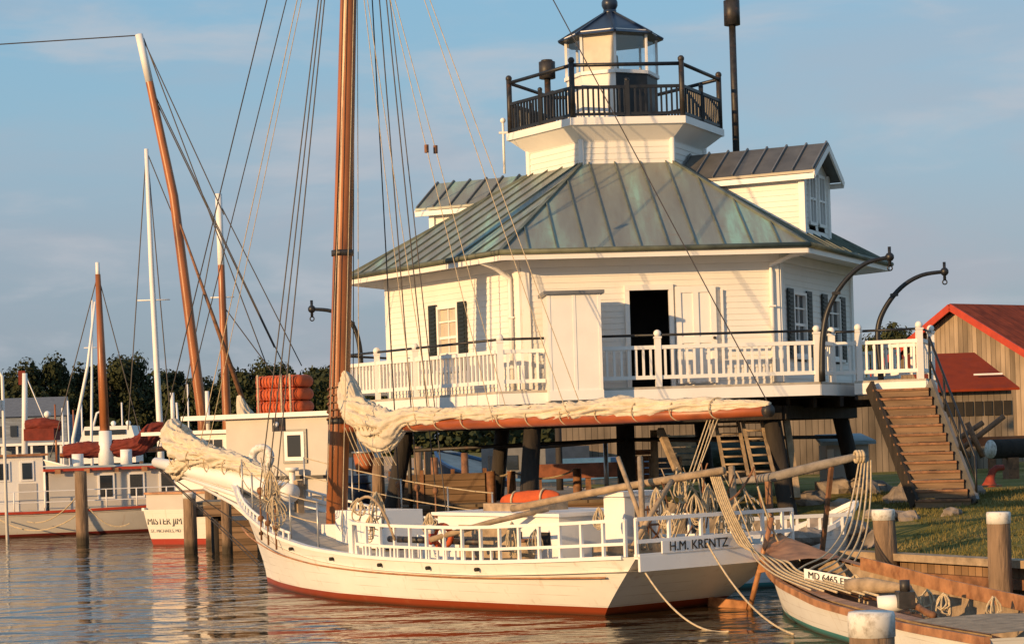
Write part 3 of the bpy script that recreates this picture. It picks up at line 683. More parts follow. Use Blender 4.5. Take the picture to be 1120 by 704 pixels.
for a, b in ((lj, l0), (l0, l1), (l1, l2), (l2, l3)): wrail(lh, a, b)
for q in (l0, l1-lx*.05, l2): wpost(lh, V((q.x, q.y, DZ)), 1.2)
# black pipe rail above
m_ = MB(); up = V((0, 0, DZ+1.1))
for a, b in ((a0, a1), (a1, q0), (q1, a2), (a2, a2+(a3-a2).normalized()*1.1), (hx(RP, 5, 0), a0), (hx(RP, 4, 0), hx(RP, 5, 0)), (lj, l0), (l0, l1), (l1, l2)): m_.tube([a+up, b+up], .028, 6)
m_.build('pipe_rail', 'black', lh)
# piles
for k in range(6):
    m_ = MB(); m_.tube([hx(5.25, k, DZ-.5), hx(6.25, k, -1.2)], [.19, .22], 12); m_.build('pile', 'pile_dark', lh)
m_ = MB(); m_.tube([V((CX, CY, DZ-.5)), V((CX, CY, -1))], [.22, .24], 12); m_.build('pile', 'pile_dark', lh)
for k in range(6):
    m_ = MB(); m_.tube([hx(5.4, k, 2.8), V((CX, CY, 2.9))], .045, 6); m_.build('tie_rod', 'iron', lh)
# box hanging off the gallery edge
bn = V((dA.y, -dA.x, 0)); bm = (q0+q1)/2; bw = (q1-q0).length-.05
m_ = MB(); m_.box(V((bm.x, bm.y, (3.77+6.0)/2))-bn*.0+bn*.12, dA*bw, bn*1.15, (0, 0, 6.0-3.77))
pv = thing('outhouse', (bm.x, bm.y, 3.77), 'plain white board outhouse hanging over the edge of the lighthouse gallery', 'outhouse')
m_.build('body', mat('outhouse_paint', (.80,.78,.74), .55, var=.04, scale=2), pv)
m_ = MB()
for i in (0, 4, 8): m_.box(V((bm.x, bm.y, 0))+bn*.70+dA*(-bw/2+.03+(bw-.06)*i/8)+V((0, 0, 4.95)), dA*.06, bn*.012, (0, 0, 2.05))
m_.box(V((bm.x, bm.y, 3.88))+bn*.70, dA*(bw+.02), bn*.04, (0, 0, .2)); m_.build('batten', 'trim', pv)
m_ = MB(); m_.box(V((bm.x, bm.y, 6.03))+bn*.12, dA*(bw+.16), bn*1.32, (0, 0, .07)+bn*0 if False else (0, 0, .07)); m_.build('roof', 'greydark', pv)
# stairs
st = thing('staircase', (c1.x-.3, c1.y-2.8, 1.4), 'steep wooden staircase with black rails going down from the gallery landing', 'staircase')
sA, sB = at(957, 431, 44.2), at(1013, 429, 44.0)
bA, bB = at(1010, 540, 42.3), at(1064, 537, 42.3)
tA = V((c0.x+.30, c0.y-.10, DZ-.1)); tB = V((c1.x, c1.y-.10, DZ-.1)); tA = tB-lx*1.2
eB = V((bB.x, bB.y, groundz(bB.x, bB.y)+.03)); eA = eB-lx*1.15
nst = 13
for i in range(nst):
    t = (i+.6)/nst; a = tA.lerp(eA, t); b = tB.lerp(eB, t)
    m_ = MB(); m_.box((a+b)/2, b-a, ly*.30, (0, 0, .05)); m_.build('tread', 'brownwood', st)
    m_ = MB(); m_.box((a+b)/2-V((0, 0, .09))-ly*.10, (b-a)*.99, ly*.02, (0, 0, .13)); m_.build('riser', mat('stair_boards', (.19,.12,.07), .85, var=.35, scale=3, stretch=(.4,.4,3)) if i == 0 else bpy.data.materials['stair_boards'], st)
for (a, b, mt) in ((tA-lx*.04, eA-lx*.04, 'pile_dark'), (tB+lx*.04, eB+lx*.04, 'greydark')):
    m_ = MB(); m_.bar(a, b, .07, .32); m_.build('stringer', mt, st)
for sg, (a, b) in ((1, (tB+lx*.07, eB+lx*.07)), (-1, (tA-lx*.07, eA-lx*.07))):
    m_ = MB(); u = V((0, 0, 1))
    if sg > 0:
        m_.tube([a+u*1.0, b+u*.95, b+u*0], .028, 6); m_.tube([a+u*.5, b+u*.48], .025, 6)
        for t in (0, .33, .66, 1): q = a.lerp(b, t); m_.tube([q, q+u*.98], .028, 6)
        m_.build('handrail', 'black', st)
# davits
def davit(pts, Y, lab, r=.055):
    P3 = [at(x, y, Y) for x, y in pts]; base = V((P3[0].x, Y, DZ))
    # smooth by Catmull-Rom
    out = []
    Q = [P3[0]]+P3+[P3[-1]]
    for i in range(1, len(Q)-2):
        for k in range(5):
            t = k/5; a, b, c, d = Q[i-1], Q[i], Q[i+1], Q[i+2]
            out.append(.5*((2*b)+(c-a)*t+(2*a-5*b+4*c-d)*t*t+(3*b-a-3*c+d)*t**3))
    out.append(P3[-1])
    th = thing('davit', base, lab, 'davit', 'curved davits on the lighthouse gallery')
    MB().tube([base]+out, [r*1.3]+[r*(1.25-.5*i/len(out)) for i in range(len(out))], 10).build('arm', 'black', th)
    tp = out[-1]; m_ = MB(); m_.ball(tp, .1); m_.cyl(tp+V((0, 0, -.2)), .035, .42, 8); m_.torus(tp-V((0, 0, .24)), .05, .015); m_.build('eye', 'black', th)
    m_ = MB(); q = out[len(out)//2]; m_.box(q, (.16, 0, 0), (0, .16, 0), (0, 0, .06)); m_.build('cleat', 'iron', th)
davit([(899, 405), (900, 368), (906, 338), (922, 310), (945, 289), (973, 281)], 43.6, 'tall black curved davit at the gallery corner nearest the stairs')
davit([(963, 400), (960, 362), (968, 337), (986, 314), (1008, 301), (1033, 297)], 46.6, 'black curved davit arching out over the landing towards the red roofed barn')
davit([(395, 420), (394, 385), (389, 362), (380, 349), (362, 340), (341, 338)], 50.5, 'black curved davit seen beside the tall skipjack mast on the far left of gallery')
# ================================================================== BOATS
def hullrows(fr, s0f, s1f, bw, bd, zs, nq=24, nt=7, zb=-.5):
    """fr(s,lat,z)->world ; functions of q in 0..1; returns rows for both sides"""
    rows = {1: [], -1: []}
    for i in range(nq+1):
        q = i/nq
        for sg in (1, -1):
            r = [fr(s0f(0)+(s1f(0)-s0f(0))*q, 0, zb-.2), fr(s0f(0)+(s1f(0)-s0f(0))*q, sg*bw(q)*.75, zb)]
            for j in range(nt+1):
                t = j/nt; s = s0f(t)+(s1f(t)-s0f(t))*q; b = bw(q)+(bd(q)-bw(q))*t**.8
                r.append(fr(s, sg*b, zs(q)*t))
            rows[sg].append(r)
    return rows
def interp(tab):
    def f(q):
        for (a, va), (b, vb) in zip(tab, tab[1:]):
            if q <= b:
                t = (q-a)/(b-a); t = max(0, t); return va+(vb-va)*t
        return tab[-1][1]
    def g_(q): return (f(max(0, q-.04))+2*f(q)+f(min(1, q+.04)))/4 if 0 < q < 1 else f(q)
    return g_
def hullmesh(fr, s0f, s1f, bw, bd, zs, **k):
    rows = hullrows(fr, s0f, s1f, bw, bd, zs, **k); m_ = MB()
    m_.grid(rows[1]); m_.grid([list(reversed(r)) for r in rows[-1]])
    m_.grid([rows[1][-1], rows[-1][-1]], False)
    return m_, rows
# ---------------------------------------------------------------- main skipjack
KB = V((-5.6, 45.1, 0)); KD = V((.617, -.787, 0)); KN = V((-.787, -.617, 0))
def K(s, lat, z): return KB+KD*s+KN*lat+V((0, 0, z))
sk = thing('skipjack', K(6.5, 0, 0), 'large white wooden skipjack with red waterline, tall varnished mast and furled cream sails', 'sailboat')
kbw = interp([(0, 0), (.05, .3), (.15, .85), (.3, 1.5), (.45, 1.92), (.65, 1.98), (.85, 1.65), (1, 1.3)])
kbd = interp([(0, .06), (.05, .55), (.15, 1.25), (.3, 1.95), (.45, 2.3), (.65, 2.38), (.85, 2.1), (1, 1.78)])
kzs = interp([(0, 2.22), (.06, 2.0), (.15, 1.62), (.28, 1.24), (.4, 1.02), (.55, .90), (.75, .88), (.9, .97), (1, 1.05)])
ks0 = lambda t: -1.15*t**1.5; ks1 = lambda t: 13.0+1.4*t
hm, krows = hullmesh(K, ks0, ks1, kbw, kbd, kzs, nq=40)
hull = hm.build('hull', 'hull', sk)
KL0, KL1 = -1.15, 14.4
def kq(s): return max(0, min(1, (s-KL0)/(KL1-KL0)))
def kedge(s, sg=1, dz=0, inset=0): q = kq(s); return K(s, sg*(kbd(q)-inset), kzs(q)+dz)
# deck
dk = MB(); dr_ = []
for i in range(41): q = i/40; s = KL0+.25+(KL1-KL0-.35)*q; dr_.append([K(s, -kbd(q)+.04, kzs(q)-.24), K(s, 0, kzs(q)-.18), K(s, kbd(q)-.04, kzs(q)-.24)])
dk.grid(dr_).build('deck', 'deck', sk)
# rails that follow the top edge of the hull
def alongrail(s0, s1, sg, dz, r, name, mt, n=30, parent=sk, flat=None):
    m_ = MB(); pts_ = [kedge(s0+(s1-s0)*i/n, sg, dz, .03) for i in range(n+1)]
    if flat:
        for a, b in zip(pts_, pts_[1:]): m_.bar(a, b, flat[0], flat[1])
    else: m_.tube(pts_, r, 8)
    return m_.build(name, mt, parent)
for sg in (1, -1):
    m_ = MB()
    m_.tube([K(s, sg*(kbw(kq(s))+(kbd(kq(s))-kbw(kq(s)))*.735+.012), kzs(kq(s))*.68) for s in [.3+i*.35 for i in range(39)]], .016, 6); m_.build('rub_rail', 'redwood', sk)
    alongrail(-1.0, 14.1, sg, .0, 0, 'cap_rail', 'trim', flat=(.13, .06))
    # log rail with turned openings fore
    alongrail(-.2, 4.3, sg, .17, .03, 'bow_rail', 'trim', 14)
    for i in range(16): s = -.1+i*.29; MB().tube([kedge(s, sg, 0, .03), kedge(s, sg, .17, .03)], .022, 6).build('bow_spindle', 'trim', sk)
    # pipe stanchions and lines forward
    for s in (.4, 1.6, 2.9, 4.2, 5.5):
        m_ = MB(); m_.tube([kedge(s, sg, 0, .1), kedge(s, sg, .92, .1)], .02, 6); m_.build('stanchion', 'galv', sk)
    for dz in (.5, .9):
        m_ = MB(); m_.tube([kedge(.4+i*.57, sg, dz, .1) for i in range(10)], .012, 5); m_.build('lifeline', 'rope', sk)
    # white after rails
    sR = 6.9 if sg > 0 else 6.0
    for dz, h_ in ((.60, .055), (.22, .05)): alongrail(sR+(.0 if dz > .5 else .2), 14.15, sg, dz, 0, 'rail', 'trim', flat=(.07, h_))
    n_ = 15
    for i in range(n_+1):
        s = sR+.05+(14.1-sR)*i/n_; m_ = MB(); m_.bar(kedge(s, sg, .01, .03), kedge(s, sg, .62, .03), .05, .05, KN); m_.build('rail_post', 'trim', sk)
    for i in range(2*n_):
        s = sR+.3+(13.9-sR)*(i+.5)/(2*n_)
        if s > 11.2: break
        MB().bar(kedge(s, sg, .01, .03), kedge(s, sg, .22, .03), .035, .035, KN).build('spindle', 'trim', sk)
    m_ = MB(); m_.prism([kedge(6.75, sg, 0, .06), kedge(7.05, sg, 0, .06), kedge(7.0, sg, .3, .06), kedge(6.95, sg, .62, .06), kedge(6.75, sg, .66, .06)], KN*.06*-sg); m_.build('rail_end', 'trim', sk)
# port lights along the bulwark
m_ = MB()
for s in (2.6, 4.4, 6.2, 7.9, 9.4, 10.7): p_ = kedge(s, 1, -.13, -.02); m_.tube([p_-KN*.05, p_+KN*.02], .035, 10)
m_.build('scupper', 'dark', sk)
# stern: cap, rails, name board
tl, trr = K(14.4, kbd(1), kzs(1)), K(14.4, -kbd(1), kzs(1))
m_ = MB(); m_.bar(tl, trr, .14, .08); m_.build('stern_cap', 'trim', sk)
m_ = MB()
for dz in (.6, .24): m_.bar(tl+V((0, 0, dz)), trr+V((0, 0, dz)), .06, .06)
for i in range(6): q = tl.lerp(trr, i/5); m_.bar(q, q+V((0, 0, .62)), .05, .05, KN)
m_.build('stern_rail', 'trim', sk)
q = tl.lerp(trr, .5)+KD*.06+V((0, 0, .12))
rt = -KN
m_ = MB(); m_.box(tl.lerp(trr, .5)+KD*.05+V((0, 0, -.12)), rt*3.56, KD*.05, (0, 0, .24)); m_.build('stern_band', 'trim', sk)
m_ = MB(); m_.box(tl.lerp(trr, .38)+KD*.075+V((0, 0, .13)), rt*1.75, KD*.03, (0, 0, .2)); nb = m_.build('name_board', 'trim', sk)
text('name_lettering', 'H.M. KRENTZ', tl.lerp(trr, .36)+KD*.10+V((0, 0, .13)), rt, (0, 0, 1), .15, 'black', nb, 1.3)
m_ = MB(); m_.prism([K(13.1, -.9, -.4), K(14.0, -.9, -.4), K(14.15, -.9, .12), K(13.2, -.9, .16)], KN*-.1); m_.tube([K(14.0, -.95, -.4), K(14.75, -.95, 1.55)], .045, 8); m_.prism([K(14.45, -.9, .62), K(14.75, -.9, .66), K(15.0, -.9, .85), K(14.6, -.9, .92), K(14.4, -.9, .8)], KN*-.12); m_.build('rudder', 'redwood', sk)
# stem trail board and bowsprit
bs0, bs1 = K(1.15, 0, 1.98), K(-5.0, 0, 2.72)
q_ = at(193, 498, 1); 
m_ = MB(); m_.tube([bs0.lerp(bs1, t) for t in (0, .2, .45, .7, 1)], [.2, .23, .22, .17, .12], 14); m_.build('bowsprit', 'trim', sk)
m_ = MB(); m_.prism([K(-.9, .05, 1.5), K(.1, .05, 1.0), K(.0, .05, 1.9), K(-1.2, .05, 2.15), K(-3.4, .05, 2.38), K(-3.5, .05, 2.26), K(-2.0, .05, 2.0)], KN*-.1); m_.build('longhead', 'trim', sk)
for sg in (1, -1):
    m_ = MB(); m_.tube([K(.6, sg*.55, 1.55), K(-.7, sg*.22, 1.92), K(-3.6, sg*.06, 2.36)], [.06, .06, .04], 6); m_.tube([K(.9, sg*.6, 1.2), K(-.5, sg*.2, 1.6), K(-2.6, sg*.06, 2.1)], [.05, .05, .035], 6); m_.build('head_rail', 'trim', sk)
    m_ = MB(); m_.tube([K(.35, sg*.4, .5), bs1+V((0, 0, -.1))], .014, 5); m_.tube([K(.1, 0, .15), bs1+V((0, 0, -.12))], .014, 5) if sg > 0 else None; m_.build('bobstay', 'wire', sk)
# mast, boom, sails
ms = K(2.83, 0, 0); mt_top = ms+KD*1.4+V((0, 0, 20.4)); mb_ = V((ms.x, ms.y, .9))
xx = at(378, 0, 41.0); 
md = (xx-at(366, 535, 41.4)); mtop = mb_+md*(19.5/md.z)
m_ = MB(); m_.tube([mb_.lerp(mtop, t) for t in (0, .12, .3, .6, .85, 1)], [.225, .225, .205, .17, .13, .1], 20); mast = m_.build('mast', 'mastwood', sk)
for t in (.13, .31): q = mb_.lerp(mtop, t); MB().tube([q, q+V((0, 0, .12))], .235, 16).build('mast_band', 'iron', mast)
MB().tube([mb_, mb_+V((0, 0, .25))], .3, 16).build('mast_collar', 'brownwood', mast)
for i in range(5): q = mb_.lerp(mtop, .135+i*.008); MB().torus(q, .25, .018, (0, .2, 1)).build('mast_hoop', 'brownwood', mast)
def mp(z): return mb_+md*((z-.9)/md.z)
bo0 = mp(3.35)+KD*.25; bo1 = at(842, 449, 34.1)
m_ = MB(); m_.tube([bo0.lerp(bo1, t) for t in (0, .3, .7, 1)], [.10, .125, .125, .09], 14); m_.build('boom', 'boomwood', sk)
for a_, b_, r_ in ((-.10, .02, .105), (-1.45, -1.38, .12)): MB().tube([bo1+KD*a_, bo1+KD*b_], r_, 12).build('boom_band', 'iron', sk)
bp_ = lambda t, dz=0: bo0.lerp(bo1, t)+V((0, 0, dz))
# furled mainsail: tall bunch by the mast, thinning aft
sl = lumpy([bp_(-.005, .55)+V((0, 0, .4)), bp_(.02, .5), bp_(.05, .3), bp_(.09, .02), bp_(.13, -.02), bp_(.18, .14), bp_(.28, .15), bp_(.40, .15), bp_(.52, .14), bp_(.66, .15), bp_(.8, .14), bp_(.93, .12), bp_(1.0, .1)],
           [.10, .22, .31, .35, .29, .18, .16, .155, .15, .175, .14, .10, .05], 2.1, amp=.46)
main = sl.build('mainsail', 'sail', sk)
sl = lumpy([bp_(.055, .15), bp_(.075, -.1), bp_(.10, -.34), bp_(.125, -.34), bp_(.16, -.05)], [.15, .26, .17, .13, .1], 8.7, amp=.5); sl.build('hanging_fold', 'sail', main)
sl = lumpy([bp_(.0, 1.15), bp_(.012, .95), bp_(.035, .45), bp_(.05, .1)], [.06, .14, .18, .16], 5.1, amp=.4); sl.build('peak_fold', 'sail', main)
for t in (.2, .27, .34, .43, .5, .58, .66, .74, .82, .9): MB().torus(bp_(t, .08), .20-.03*t, .013, KD+KN*.35+V((0, 0, .2)), sy=1.05).build('gasket', 'rope', main)
m_ = MB()
for i in range(9): q = bp_(.035+i*.012, .0); m_.tube(sag(q+KN*.3, q-KN*.1+V((0, 0, -.8)), .05, 4), .012, 5)
m_.build('reef_line', 'rope', main)
# furled jib on the bowsprit
jp = lambda t, dz=0, l=0: bs0.lerp(bs1, t)+V((0, 0, dz))+KN*l
sl = lumpy([jp(.14, .28), jp(.24, .32), jp(.38, .40), jp(.52, .40), jp(.66, .42), jp(.76, .5), jp(.81, .62), jp(.845, .85), jp(.86, 1.1)], [.07, .15, .20, .24, .28, .32, .34, .26, .09], 4.4, amp=.5)
jib = sl.build('jib', 'sail', sk)
sl = lumpy([jp(.66, .3), jp(.75, .1), jp(.83, -.05), jp(.88, -.05)], [.15, .24, .22, .08], 6.2, amp=.5); sl.build('hanging_fold', 'sail', jib)
for t in (.3, .42, .55, .68, .8): MB().torus(jp(t, .28), .18+.16*t, .014, KD+V((0, 0, .1))).build('gasket', 'rope', jib)
m_ = MB(); m_.tube([jp(.17, .25), jp(.62, .62)], .05, 8); m_.build('jib_club', 'mastwood', sk)
# standing and running rigging
mtp = mp(19.8); mhi = mp(18.6)
def line(name, pts_, r=.011, mt='wire'): return MB().tube(pts_, r, 5).build(name, mt, sk)
line('forestay', [mtp, bs1+V((0, 0, .12))], .014); line('forestay', [mp(17.9), jp(.86, .2)], .012)
line('jib_halyard', [mp(17.6), jp(.66, .5)], .011, 'rope'); line('jib_halyard', [mp(17.4), jp(.60, .45)], .009, 'rope')
for sg in (1, -1):
    for i, s in enumerate((2.7, 3.2, 3.7)):
        foot = kedge(s, sg, .05, -.03); line('shroud', [mhi, foot+V((0, 0, .75))], .014)
        m_ = MB(); m_.tube([foot-V((0, 0, .3)), foot+V((0, 0, .75))], .02, 6); m_.ball(foot+V((0, 0, .72)), .07, 8, (1, 1, 1.2)); m_.ball(foot+V((0, 0, .15)), .07, 8); m_.build('deadeye', 'brownwood', sk)
    for j, (t, zz) in enumerate(((.22, 14.5), (.42, 15.5), (.60, 16.5))):
        a = mp(zz); b = bp_(t)+KN*.2*sg; k_ = a.lerp(b, .55); line('lazy_jack', [a, k_, b], .009, 'rope')
        if j == 1: m_ = MB(); m_.box(k_, KD*.08, KN*.05, (0, 0, .16)); m_.build('block', 'brownwood', sk)
    line('halyard', [mp(18.2), mp(2.2)+KN*.32*sg+KD*.1], .011); line('halyard', [mp(17.2)+KD*.1, mp(2.0)+KN*.4*sg+KD*.22], .009, 'rope')
line('halyard', [mp(16.0)+KD*.2, K(4.6, 1.0, 1.2)], .009, 'rope'); line('halyard', [mp(18)+KD*.15, K(5.2, -1.2, 1.2)], .012)
line('topping_lift', [mtp, bo1+V((0, 0, .08))], .011)
line('mainsheet', sag(bo1-KD*1.2, K(13.3, .1, 1.1), .04), .012, 'rope')
for i in range(3): line('mainsheet', [bo1-KD*(1.3+.08*i), K(13.2, -.1+.1*i, 1.1)], .012, 'rope')
# board with lamp on shrouds
q = K(2.1, 2.05, 0); q = at(305, 464, 41.6); m_ = MB(); m_.box(q, KD*.45, KN*.05, (0, 0, .28)); lb = m_.build('light_board', 'iron', sk); MB().ball(q+KN*.06-V((0, .02, 0)), .06, 10).build('lamp', 'trim', lb)
# deck furniture
def kbox(name, s0, s1, l0_, l1_, z0, z1, mt, par=sk): return MB().box(K((s0+s1)/2, (l0_+l1_)/2, (z0+z1)/2), KD*(s1-s0), KN*(l1_-l0_), (0, 0, z1-z0)).build(name, mt, par)
kbox('winder_box', 3.6, 5.3, -.5, .5, .9, 1.65, 'trim'); kbox('hatch', 2.9, 3.6, -.4, .4, .9, 1.35, 'white')
cbx = kbox('cabin', 7.9, 11.5, -1.0, 1.0, .6, 1.62, 'trim'); kbox('cabin_top', 7.8, 11.6, -1.08, 1.08, 1.62, 1.68, 'trim', cbx); kbox('slide_hatch', 8.6, 10.0, -.45, .45, 1.68, 1.82, 'rawwood', cbx)
for s in (8.3, 9.2, 10.1, 10.9): kbox('porthole', s, s+.35, 1.0, 1.02, 1.1, 1.35, 'dark', cbx)
kbox('canvas_cover', 8.6, 10.4, 1.005, 1.04, .75, 1.45, 'rawwood', cbx)
dgh = kbox('wheel_box', 11.95, 12.5, -.5, .35, .8, 1.95, 'trim'); kbox('wheel_box_top', 11.88, 12.57, -.58, .43, 1.95, 2.03, 'trim', dgh)
for l_ in (-.25, .1): kbox('panel_line', 12.50, 12.515, l_, l_+.03, .9, 1.75, 'greydark', dgh)
kbox('engine_box', 6.5, 7.5, -.6, .5, .7, 1.2, 'white'); kbox('bench', 12.6, 13.0, -1.2, 1.2, .75, 1.15, 'rawwood')
m_ = MB(); q = K(12.7, .0, 1.45); m_.torus(q, .27, .02, KD, 24); [m_.tube([q-(V((0, 0, math.cos(a)))+KN*math.sin(a))*.33, q+(V((0, 0, math.cos(a)))+KN*math.sin(a))*.33], .02, 6) for a in (0, .785, 1.57, 2.356)]; m_.build('steering_wheel', 'brownwood', sk)
# dredge rollers and bitts
for s in (7.3, 9.0): m_ = MB(); m_.tube([K(s, 1.7, 1.2), K(s+1.2, 1.75, 1.2)], .06, 10); m_.build('roller', 'iron', sk)
m_ = MB()
for l_ in (-.25, .25): m_.box(K(.9, l_*1.3, 1.75), KD*.16, KN*.16, (0, 0, 1.0))
m_.bar(K(.9, -.5, 2.1), K(.9, .5, 2.1), .12, .12); m_.build('bitts', 'rawwood', sk)
# two raw-wood poles lashed over the rail aft
for (a, b, r_) in ((at(560, 556, 36.5), at(792, 514, 33.6), .065), (at(470, 590, 36), at(600, 556, 35.8), .05), (at(676, 500, 34.5), at(712, 600, 33.6), .04), (at(735, 525, 34), at(690, 602, 33.2), .045), (at(700, 500, 34.6), at(704, 600, 33.4), .05), (at(800, 510, 35.3), at(806, 600, 34.8), .06)):
    m_ = MB(); m_.tube([a, a.lerp(b, .5)+V((0, 0, .03)), b], r_, 8); m_.build('pole', 'rawwood', sk)
# coils and lumps of rope
def coil(c, r, n, nm='rope_coil', par=sk, seed=0):
    """a hank of rope hung from its top: one continuous line of uneven hanging loops"""
    rnd = random.Random(seed); m_ = MB(); c = V(c); P_ = []; top = c+V((0, 0, r*.8)); yaw = rnd.uniform(-.9, .9)
    for i in range(n):
        w_ = r*rnd.uniform(.12, .5); h_ = r*rnd.uniform(.9, 2.1); ya = yaw+rnd.uniform(-.5, .5); sk_ = rnd.uniform(-.25, .25)*r
        for k in range(12):
            a = 2*math.pi*k/12; x = math.sin(a)*w_*(1-.5*math.cos(a)); z = -(1-math.cos(a))/2*h_
            P_.append(top+V((math.cos(ya)*x+sk_*z/h_*-1, math.sin(ya)*x+rnd.uniform(-.01, .01), z+rnd.uniform(-.015, .015))))
    m_.tube(P_, .012, 5); return m_.build(nm, 'rope', par)
for i, (px, py, Y, r_) in enumerate(((412, 555, 38.2, .36), (405, 575, 38.0, .25), (300, 560, 40.5, .4), (296, 530, 40.8, .35), (470, 572, 36.5, .22), (560, 585, 35, .28), (586, 590, 34.8, .22), (718, 548, 33.8, .28), (730, 570, 33.6, .22), (760, 556, 33.9, .3), (790, 575, 34.5, .28), (815, 568, 34.9, .25), (392, 556, 39.5, .25), (655, 565, 34.6, .2), (745, 530, 34.2, .25), (775, 545, 34.1, .3))): coil(at(px, py, Y), r_, 7, seed=i)
m_ = MB(); m_.tube(sag(at(392, 548, 38), at(432, 590, 37), -.35, 10), .028, 8); m_.build('hose', 'rawwood', sk)
for i in range(9):
    a = at(285+i*4, 500+i*3, 41.5); b = at(300-i*3, 565-i*2, 40.6); line('fall', sag(a, b, .08, 6), .012, 'rope')
rnd = random.Random(3)
for i in range(26):
    a = at(rnd.uniform(690, 830), rnd.uniform(505, 545), rnd.uniform(33.6, 35.6)); b = a+V((rnd.uniform(-.5, .5), rnd.uniform(-.4, .4), -rnd.uniform(.4, 1.0)))
    m_ = MB(); m_.tube(sag(a, b, rnd.uniform(-.1, .2), 7), rnd.choice((.01, .014, .02)), 5); m_.build('loose_line', rnd.choice(('rope', 'rope', 'brownwood', 'rawwood')), sk)
# separate things on her deck
def buoy(px, py, Y, lab):
    q = at(px, py, Y); t_ = thing('life_buoy', q-V((0, 0, .35)), lab, 'life buoy'); MB().torus(q, .19, .055, (KN+KD*1.6), 22, sx=.8).build('ring', 'orange', t_)
    MB().tube([q+V((0, 0, -.25)), q+V((0, 0, -.14))], .06, 8).build('band', 'trim', t_)
buoy(484, 586, 36.6, 'orange ring life buoy hanging inside the white rail amidships')
q = at(471, 588, 36.5); t_ = thing('fender', q-V((0, 0, .35)), 'red and white float hanging on the rail beside the orange life buoy', 'float')
MB().ball(q, .085, 12, (1, 1, 1.5)).build('body', 'redpaint', t_); MB().cyl(q+V((0, 0, .08)), .07, .16, 12).build('collar', 'trim', t_)
q0_, q1_ = at(549, 549, 38.3), at(612, 543, 37.6); t_ = thing('life_float', q0_-V((0, 0, .2)), 'long orange rescue float lashed along the far rail of the big skipjack', 'float')
lumpy([q0_, q0_.lerp(q1_, .12), q0_.lerp(q1_, .5), q0_.lerp(q1_, .85), q1_], [.06, .15, .17, .14, .05], 4, 20, .10).build('body', 'orange', t_)
for t in (.25, .75): MB().torus(q0_.lerp(q1_, t), .175, .02, (q1_-q0_)).build('strap', 'rope', t_)
for i, (px, py, Y, s_, mt, nm, lab) in enumerate(((575, 600, 35.6, .2, 'rawwood', 'basket', 'small wooden basket on the skipjack deck aft of the life buoy'),)):
    q = at(px, py, Y); t_ = thing(nm, q-V((0, 0, .2)), lab, 'basket'); MB().tube([q-V((0, 0, .2)), q+V((0, 0, .15))], [s_*.75, s_], 16).build('body', mt, t_); MB().torus(q+V((0, 0, .15)), s_, .025, (0, 0, 1), 18).build('rim', 'brownwood', t_)
# stern mooring lines hanging into the water
for i, (a, ex_, ey_, d_, lab) in enumerate(((K(14.2, 1.6, 1.0), 797, 690, .35, 'pale mooring line drooping from the near stern corner into the water'), (K(14.25, .2, 1.35), 868, 693, .3, 'pale mooring line drooping from the middle of the skipjack stern to the water'))):
    tag(MB().tube(sag(a, onz(ex_, ey_, .02), d_, 18), .017, 6).build('mooring_line', 'rope', loc=a), lab, 'rope')
# ---------------------------------------------------------------- small white boat, lower right
def SFr(B_, S_):
    L_ = (S_-B_).length; d = (S_-B_).normalized(); n = V((d.y, -d.x, 0)); n = n if n.x < 0 else -n
    return (lambda s, l, z: B_+d*s+n*l+V((0, 0, z))), L_, d, n
FB, FS = V((4.45, 34.6, 0)), V((6.25, 23.4, 0)); F, FL, FD, FN = SFr(FB, FS)
sf = thing('skiff', F(5, 0, 0), 'low white wooden boat with brown rails and teal waterline at the lower right', 'boat')
fbw = interp([(0, 0), (.08, .25), (.2, .55), (.4, .82), (.7, .88), (1, .75)]); fbd = interp([(0, .05), (.06, .36), (.15, .7), (.3, .98), (.5, 1.1), (.8, 1.05), (1, .92)])
fzs = interp([(0, 1.18), (.06, 1.0), (.15, .80), (.3, .68), (.5, .56), (.8, .52), (1, .55)])
hm, frows = hullmesh(F, lambda t: -.15*t, lambda t: FL-.3+.3*t, fbw, fbd, fzs, nq=30); hm.build('hull', 'skiffhull', sf)
def fedge(q, sg, dz=0, ins=0): return F(-.15+(FL+.15)*q, sg*(fbd(q)-ins), fzs(q)+dz)
for sg in (1, -1):
    m_ = MB()
    pts_ = [fedge(i/30, sg, -.03, -.03) for i in range(31)]
    for a, b in zip(pts_, pts_[1:]): m_.bar(a, b, .08, .10)
    m_.build('rub_rail', 'redwood', sf)
    m_ = MB(); rws = []
    for i in range(31): q = i/30; w2 = min(.20, fbd(q)*.8); rws.append([fedge(q, sg, .05, .0), fedge(q, sg, .06, w2)])
    m_.grid(rws, True); m_.build('side_deck', 'redwood', sf)
m_ = MB(); rws = []
for i in range(9): q = i/8*.15; rws.append([fedge(q, 1, .055, .02), F(-.15+(FL+.15)*q, 0, fzs(q)+.1), fedge(q, -1, .055, .02)])
m_.grid(rws); m_.build('foredeck', 'redwood', sf)
m_ = MB(); rws = []
for i in range(9): q = .8+i/8*.2; rws.append([fedge(q, 1, .055, .02), F(-.15+(FL+.15)*q, 0, fzs(q)+.09), fedge(q, -1, .055, .02)])
m_.grid(rws); m_.build('afterdeck', 'rawwood', sf)
m_ = MB(); rws = [[fedge(.1+i*.07, 1, -.4, .3), fedge(.1+i*.07, -1, -.4, .3)] for i in range(11)]; m_.grid(rws); m_.build('sole', 'brownwood', sf)
for sg in (1, -1): MB().grid([[fedge(i/30, sg, .03, min(.2, fbd(i/30)*.8)), fedge(i/30, sg, -.42, min(.26, fbd(i/30)*.9))] for i in range(2, 30)]).build('ceiling_planks', 'rawwood', sf)
m_ = MB(); m_.box(F(2.9, .25, 1.0), FD*1.5, FN*.03, (0, 0, .18)); m_.box(F(2.9, .20, .85), FD*1.5, FN*.05, (0, 0, .4)) 
